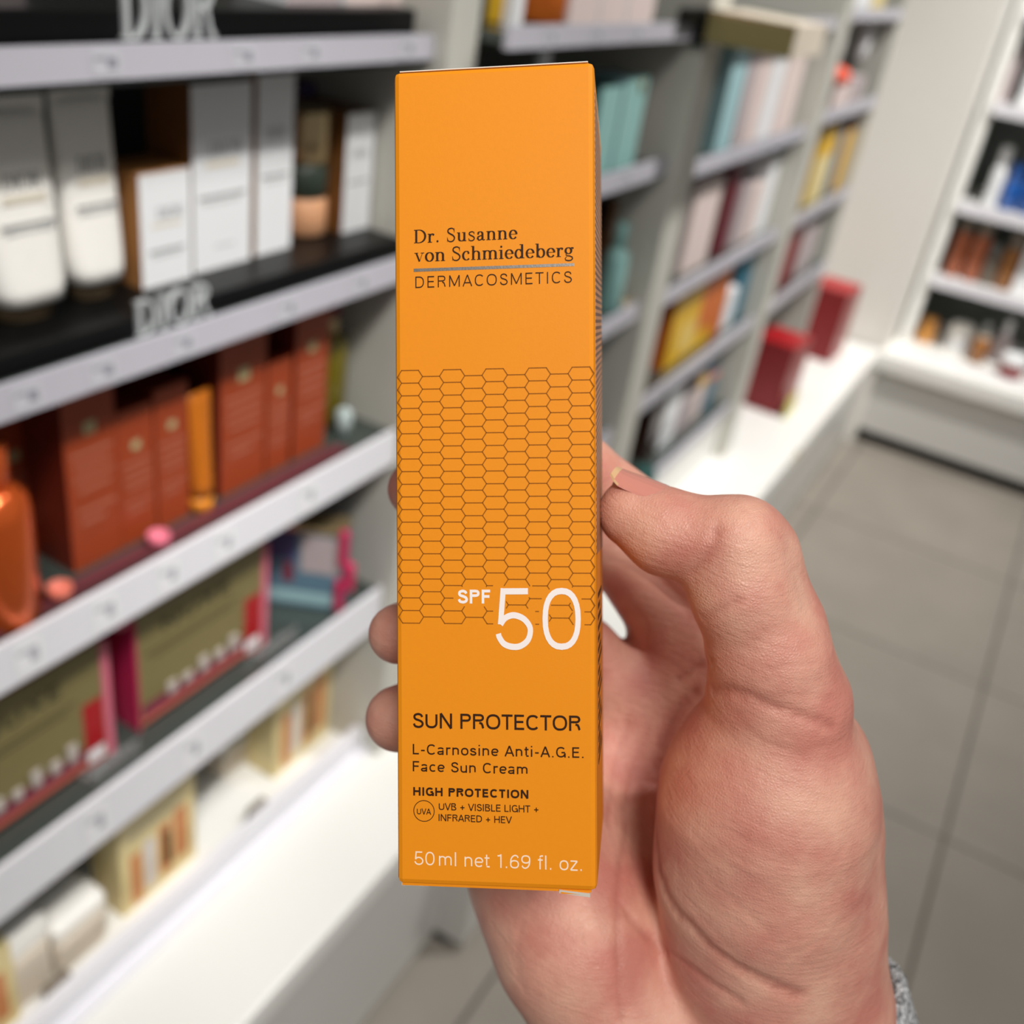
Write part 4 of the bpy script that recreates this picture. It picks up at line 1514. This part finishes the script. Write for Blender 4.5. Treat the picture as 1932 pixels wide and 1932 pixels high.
top_bottle('dark green glass bottle on the top shelf right of the white upright', (890, 30), 1.3865, .016, .13, m_dgreen, m_black)
top_bottle('golden oil bottle beside the dark green one on the top shelf', (920, 30), 1.3865, .017, .13, m_yellow, m_gold)
simple('slim white carton between golden bottles on the top shelf', (968, 32), (986, 31), (942, -100), 1.3865, m_white, h=.12)
top_bottle('amber gold bottle with ornate look on the top shelf', (1012, 28), 1.3865, .034, .13, m_flame, m_gold)
for i, (a, b_) in enumerate(((1075, 1128), (1131, 1180), (1183, 1232))):
    simple(('white carton next to the amber gold bottle on the top shelf', 'white carton in the middle of three on the top shelf', 'white carton at the shelf end by the dark clip')[i],
           (a, 30), (b_, 28), (a, -100), 1.3865, m_pinkw, m_white, h=.12)
t = thing('shelf_clip', 'black end clip on the top rail by the broad upright', 'clip', (-0.556, 1.515, 1.362), HP)
MB().box(-.045, .045, -.004, .012, 0.03, .05, 0, bev=.003).build('clip_body', m_black, t)
MB().box(.03, .045, -.006, .012, 0, .05, 0, bev=.002).build('clip_end', m_black, t)
top_bottle('tall frosted white bottle behind the carton top edge, second bay', (1012, 200), 1.1905, .017, .178, m_warm, m_white, -0.64)
t, w, h = simple('turquoise carton with a gold seal at its top in the second bay', (1150, 335), (1192, 318), (1165, 152), 1.1905, m_teal, m_aqua)
MB().lathe([(.001, 0), (.008, 0), (.008, .0015), (.001, .002)]).build('gold_seal', m_gold, t)
_s = [c for c in t.children if c.name.startswith('gold_seal')][0]
_s.location = (w * .2, -.0005, h * .90)
_s.rotation_euler = (HP, 0, 0)
simple('turquoise carton half hidden behind the orange carton, second bay', (1105, 350), (1145, 337), (1140, 165), 1.1905, m_teal, m_teal_d)
lathe_item('dark brown jar with tan lid beside the turquoise carton', 'jar', 'jar', (-0.63, 1.49, 1.1905), 0,
           [('jar_body', cyl(.024, 0, .034), m_dbrown), ('jar_lid', cyl(.025, .034, .055), m_tan)])
top_bottle('turquoise bottle on the third shelf of the second bay', (1148, 575), 0.9555, .019, .145, m_teal, m_teal, -0.599)
simple('brown carton behind the turquoise bottle, second bay', (1130, 520), (1190, 500), (1150, 390), 0.9555, m_brownside, m_dbrown, xf=-0.635, h=.165, dep=.04)
lathe_item('tiny gold lidded pot before the turquoise bottle', 'pot', 'pot', (-0.582, 1.535, 0.9555), 0,
           [('pot_body', cyl(.009, 0, .012), m_beige), ('pot_lid', cyl(.0095, .012, .018), m_gold)])

# ---- third bay
p = at(1490, 112, 'Y', 1.535)
_q0 = at(1325, 76, 'Y', 1.535)
t = thing('header_sign', 'olive gold header block jutting out above the pale cartons', 'sign', (0, 1.535, 1.385), 0)
x0, x1 = _q0[0], p[0]
zz0 = (p[2] + _q0[2]) / 2 - 1.385
MB().box(x0 + .002, x1, 0, .16, zz0, zz0 + .042, 0, faces=(0, 1, 0, 1, 0, 0)).build('sign_block', [m_olivesign, m_beige], t)
MB().box(x0, x1, -.001, 0, zz0 + .037, zz0 + .042).build('sign_edge', m_gold, t)
for i, (a, b_, m, lb) in enumerate(((1338, 1368, m_aqua, 'aqua blue carton next to the broad upright, third bay'), (1371, 1390, m_lilac, 'lilac grey carton beside the aqua one'),
                                    (1393, 1418, m_pinkw, 'cream white carton beside the lilac one'), (1421, 1445, m_white, 'white carton with the tall fold, third bay upper shelf'),
                                    (1448, 1484, m_pinkw, 'off-white carton last before the second upright, third bay'))):
    yb = 322 - (a - 1330) * .42
    simple(lb, (a, yb), (b_, yb - (b_ - a) * .42), (a + 8, 110), 1.1685, m, h=.185 - .004 * i)
for i, (a, b_, m, lb, hh) in enumerate(((1278, 1328, m_pinkw, 'tall off-white carton left of the burgundy one, third bay', .17), (1345, 1362, m_wined, 'slim burgundy carton standing among white ones', .185),
                                        (1372, 1392, m_lilac, 'pale lilac carton right of the burgundy one', .13), (1395, 1415, m_pinkw, 'pinkish white carton with gleaming front, middle shelf', .12),
                                        (1418, 1437, m_white, 'clean white carton by the thin upright, middle shelf', .17))):
    yb = 535 - (a - 1270) * .55
    simple(lb, (a, yb), (b_, yb - (b_ - a) * .55), (a, 320), 0.9455, m, h=hh)
t, w, h = simple('yellow carton with flame picture on the low shelf of the third bay', (1246, 712), (1330, 650), (1260, 540), 0.7355, m_yellow, m_flame, h=.165)
prints(t, [(.62, 1.0, .25, 1.0, m_flame), (.25, .6, .1, .5, mat('pale_yellow_print', (232, 200, 110), .5))], w, h)
simple('flame orange carton touching the yellow one', (1332, 648), (1352, 632), (1340, 500), 0.7355, m_flame, m_flame, h=.16)
simple('teal blue carton deep on the low shelf, third bay', (1380, 606), (1402, 592), (1390, 480), 0.7355, mat('teal_blue_carton', (54, 118, 140), .45), h=.17)
simple('white bag-like carton between flame orange and teal', (1356, 628), (1377, 610), (1370, 540), 0.7355, m_white, h=.09)
for i, (a, b_, m, lb) in enumerate(((1222, 1242, m_dbrown, 'dark brown carton on the bottom shelf by the broad upright'), (1246, 1272, m_white, 'white carton on the bottom shelf beside the dark brown one'),
                                    (1276, 1300, m_lilac, 'lilac printed carton on the bottom shelf below the yellow carton'), (1302, 1319, m_pinkw, 'blush white carton on the bottom shelf, third bay'),
                                    (1322, 1340, m_blue, 'blue patterned carton on the bottom shelf near the thin upright'))):
    yb = 845 - (a - 1215) * .62
    t, w, h = simple(lb, (a, yb), (b_, yb - (b_ - a) * .62), (a, 700), 0.5085, m, m, xf=-.605, h=.15 - .012 * i)
    prints(t, [(.0, 1, .78, .98, (m_black, m_pale_ink, m_black, m_yellow, m_coral)[i]), (.15, .85, .3, .34, m_grey_ink)], w, h)

# ---- fourth bay
for i, (a, b_, m, lb, hh) in enumerate(((1592, 1604, m_blue, 'blue carton on the top shelf beside the plain wall', .12), (1607, 1638, m_white, 'white carton on the top shelf beside the plain wall', .12),
                                        (1641, 1664, m_cream, 'cream carton at the end of the top shelf', .12))):
    simple(lb, (a, 22), (b_, 20), (a, -100), 1.4005, m, h=hh)
for i, (a, lb) in enumerate(((1600, 'white tube hanging under the top shelf, nearer the upright'), (1648, 'white tube hanging under the top shelf, nearer the wall'))):
    pp = at(a, 55, 'X', -0.60)
    t = thing('hanging_tube', lb, 'tube', (-0.60, pp[1], 1.2885), HP)
    MB().lathe([(.010, 0), (.022, .012), (.024, .05), (.018, .085), (.006, .098)], 0, 0.012, 0, 20, 1, .6).build('tube_body', m_white, t)
    MB().box(-.010, .010, .010, .014, .095, .0975).build('hang_tab', m_white, t)
pp = at(1572, 165, 'X', -0.60)
lathe_item('bright coral red ball-shaped tin on pale cartons, far end bay', 'tin', 'tin', (-0.60, pp[1], 1.2405), 0,
           [('tin_body', [(.01, 0), (.028, .008), (.034, .022), (.028, .038), (.01, .045)], mat('coral_red', (228, 84, 52), .35))])
t, w, h = simple('pale carton under the coral red tin', (1560, 228), (1592, 212), (1560, 165), 1.1855, m_pinkw, h=.054, dep=.09)
simple('pale pink carton beside the one under the coral tin', (1595, 210), (1620, 196), (1600, 170), 1.1855, m_lilac, h=.06)
t, w, h = simple('cream carton with yellow band on the middle shelf, far end bay', (1514, 397), (1546, 378), (1530, 250), 0.9485, m_cream, m_yellow, h=.19)
prints(t, [(0, 1, .62, 1, m_yellow)], w, h)
simple('slate blue carton squeezed between yellow ones', (1550, 376), (1564, 367), (1570, 250), 0.9485, mat('slate_blue_carton', (120, 134, 150), .5), h=.17)
simple('yellow carton at the wall end of the middle shelf', (1566, 365), (1580, 357), (1590, 250), 0.9485, m_yellow, m_flame, h=.16)
simple('dark red carton on the low shelf behind the thin upright', (1452, 560), (1488, 535), (1460, 430), 0.7385, m_red_d, m_red_d, h=.19)
simple('grey wrapped carton right of the dark red one, low shelf', (1494, 530), (1522, 512), (1500, 430), 0.7385, m_lilac, m_fas, h=.13)
simple('dark red carton on the ledge behind the red ones', (1418, 690), (1440, 672), (1430, 590), 0.3605, m_red_d, m_red_d, xf=-.64, h=.2)


def red_carton(label, cx, cy, w, d, h, rz):
    t = thing('red_box', label, 'box', (cx, cy, 0.3605), rz)
    MB().box(-w / 2, w / 2, -d / 2, d / 2, 0, h, 0, faces=(1, 0, 1, 2, 1, 1)).build('box_body', [m_red, m_red_d, mat('dull_red_front', (146, 52, 50), .35)], t)  # red top, duller red aisle face, darker red on the other faces
    MB().box(-w / 2 - .0006, w / 2 + .0006, -d / 2 - .0006, d / 2 + .0006, h - .012, h - .010, 0).build('lid_edge', m_red_d, t)
    return t


red_carton('plain red carton on the ledge, standing before the thin upright', -0.575, 2.83, .115, .14, .205, math.radians(-4))
red_carton('plain red carton on the ledge, against the white wall panel', -0.575, 3.40, .125, .15, .235, math.radians(-3))
pp = at(1478, 775, 'Z', .36)
t = thing('leaflet_stand', 'small yellow-green leaflet leaning on the red carton', 'leaflet', (-0.497, 2.80, .3605), HP)
MB().box(-.05, .05, 0, .006, 0, .055).build('leaflet', mat('yellow_green_paper', (196, 188, 96), .6), t)
MB().box(-.05, .05, .006, .012, 0, .012).build('leaflet_foot', m_acr, t)
pp = at(1218, 895, 'X', -0.535)
lathe_item('tall pale bottle with dark teal cap on the ledge behind the thumb', 'bottle', 'bottle', (pp[0], pp[1], .3605), 0,
           [('bottle_body', bprof(.020, .130, .12, .6), m_warm), ('bottle_cap', cyl(.020, .128, pp[2] - .3605 + .012), m_teal_d)])
t = thing('edge_tag', 'small tag stuck on the long ledge edge', 'tag', (-0.405, 2.58, .335), HP)
MB().box(-.03, .03, -.002, 0, 0, .02).build('tag_plate', m_cream, t)
MB().box(-.006, .006, -.004, 0, .012, .026).build('tag_pin', m_smoke, t)

# ---- far fixture
YB = 3.87


def fpos(px, py):
    return at(px, py, 'Y', YB)


def fix_bottle(label, px, zb, r, h, body, capm, ch=.3, cr=.5, cat='bottle', name='bottle'):
    x = fpos(*px)[0]
    return lathe_item(label, name, cat, (x, YB + r, zb), 0, [('bottle_body', bprof(r, h * (1 - ch), .15, .5), body), ('bottle_cap', cyl(r * cr, h * (1 - ch) - .001, h), capm)])


fix_bottle('slim white bottle left of the deep blue bottles', (1868, 372), .8605, .022, .19, m_white, m_white, .3, .8)
fix_bottle('deep blue bottle next to the slim white one', (1900, 380), .8605, .030, .15, m_deepblue, m_deepblue, .35, .8)
fix_bottle('deep blue bottle with bright glint, second in line', (1938, 390), .8605, .034, .17, m_deepblue, m_deepblue, .3, .7)
fix_bottle('copper glass bottle against the fixture upright', (1798, 500), .6055, .027, .20, m_cop, m_smoke, .2, .8)
fix_bottle('copper glass bottle, second from the fixture upright', (1832, 511), .6055, .030, .20, m_cop, m_smoke, .2, .8)
fix_bottle('smoke grey bottle between copper and amber ones', (1862, 520), .6055, .024, .14, m_smoke, m_acr, .25, .6)
fix_bottle('amber gold tall bottle beside a white carton', (1893, 530), .6055, .030, .19, m_amberg, m_smoke, .25, .8)


def fix_carton(label, l, r, zb, h, front, side=None, dep=.08):
    x0, x1 = fpos(*l)[0], fpos(*r)[0]
    t = thing('carton_box', label, 'box', ((x0 + x1) / 2, YB, zb), 0)
    w = x1 - x0
    MB().box(-w / 2, w / 2, 0, dep, 0, h, 0).build('box_body', front, t)
    MB().box(-w / 2 - .0005, w / 2 + .0005, -.0005, dep + .0005, h - .012, h - .010, 0).build('lid_edge', side or m_fas, t)
    return t


fix_carton('plain white carton right of the amber bottle', (1912, 535), (1965, 550), .6055, .17, m_white)
fix_carton('white carton on the upper shelf of the far fixture', (1912, 212), (1960, 225), 1.1755, .13, m_white)
fix_carton('dim grey carton on the upper shelf of the far fixture', (1885, 160), (1908, 165), 1.1755, .17, m_lilac, dep=.05)
fix_bottle('round orange pot at the upright foot of the far fixture', (1748, 622), .3855 - .033, .034, .085, mat('orange_pot', (224, 158, 78), .4), mat('orange_pot', (224, 158, 78), .4), .3, .8, 'pot', 'pot')
fix_bottle('white jar with rounded lid between orange pot and amber pump', (1806, 645), .3525, .042, .095, m_white, m_warm, .4, 1.0, 'jar', 'jar')
x = fpos(1850, 655)[0]
lathe_item('amber bottle with clear pump on the far fixture ledge', 'bottle', 'bottle', (x, YB - .03, .3525), 0,
           [('bottle_body', bprof(.030, .085, .15, .5), m_amberg), ('pump_collar', cyl(.014, .084, .10), m_beige), ('pump_head', cyl(.010, .10, .14), m_acr)])
x = fpos(1890, 650)[0]
lathe_item('white pump bottle behind the amber one', 'bottle', 'bottle', (x, YB + .05, .3525), 0,
           [('bottle_body', bprof(.030, .10, .15, .5), m_lilac), ('pump_head', cyl(.012, .10, .15), m_white)])
x = fpos(1915, 680)[0]
lathe_item('brick red jar with white lid at the edge of the far ledge', 'jar', 'jar', (x, YB - .08, .3525), 0,
           [('jar_body', cyl(.040, 0, .045), mat('brick_red_jar', (150, 70, 72), .35)), ('jar_lid', cyl(.044, .045, .075), m_white)])
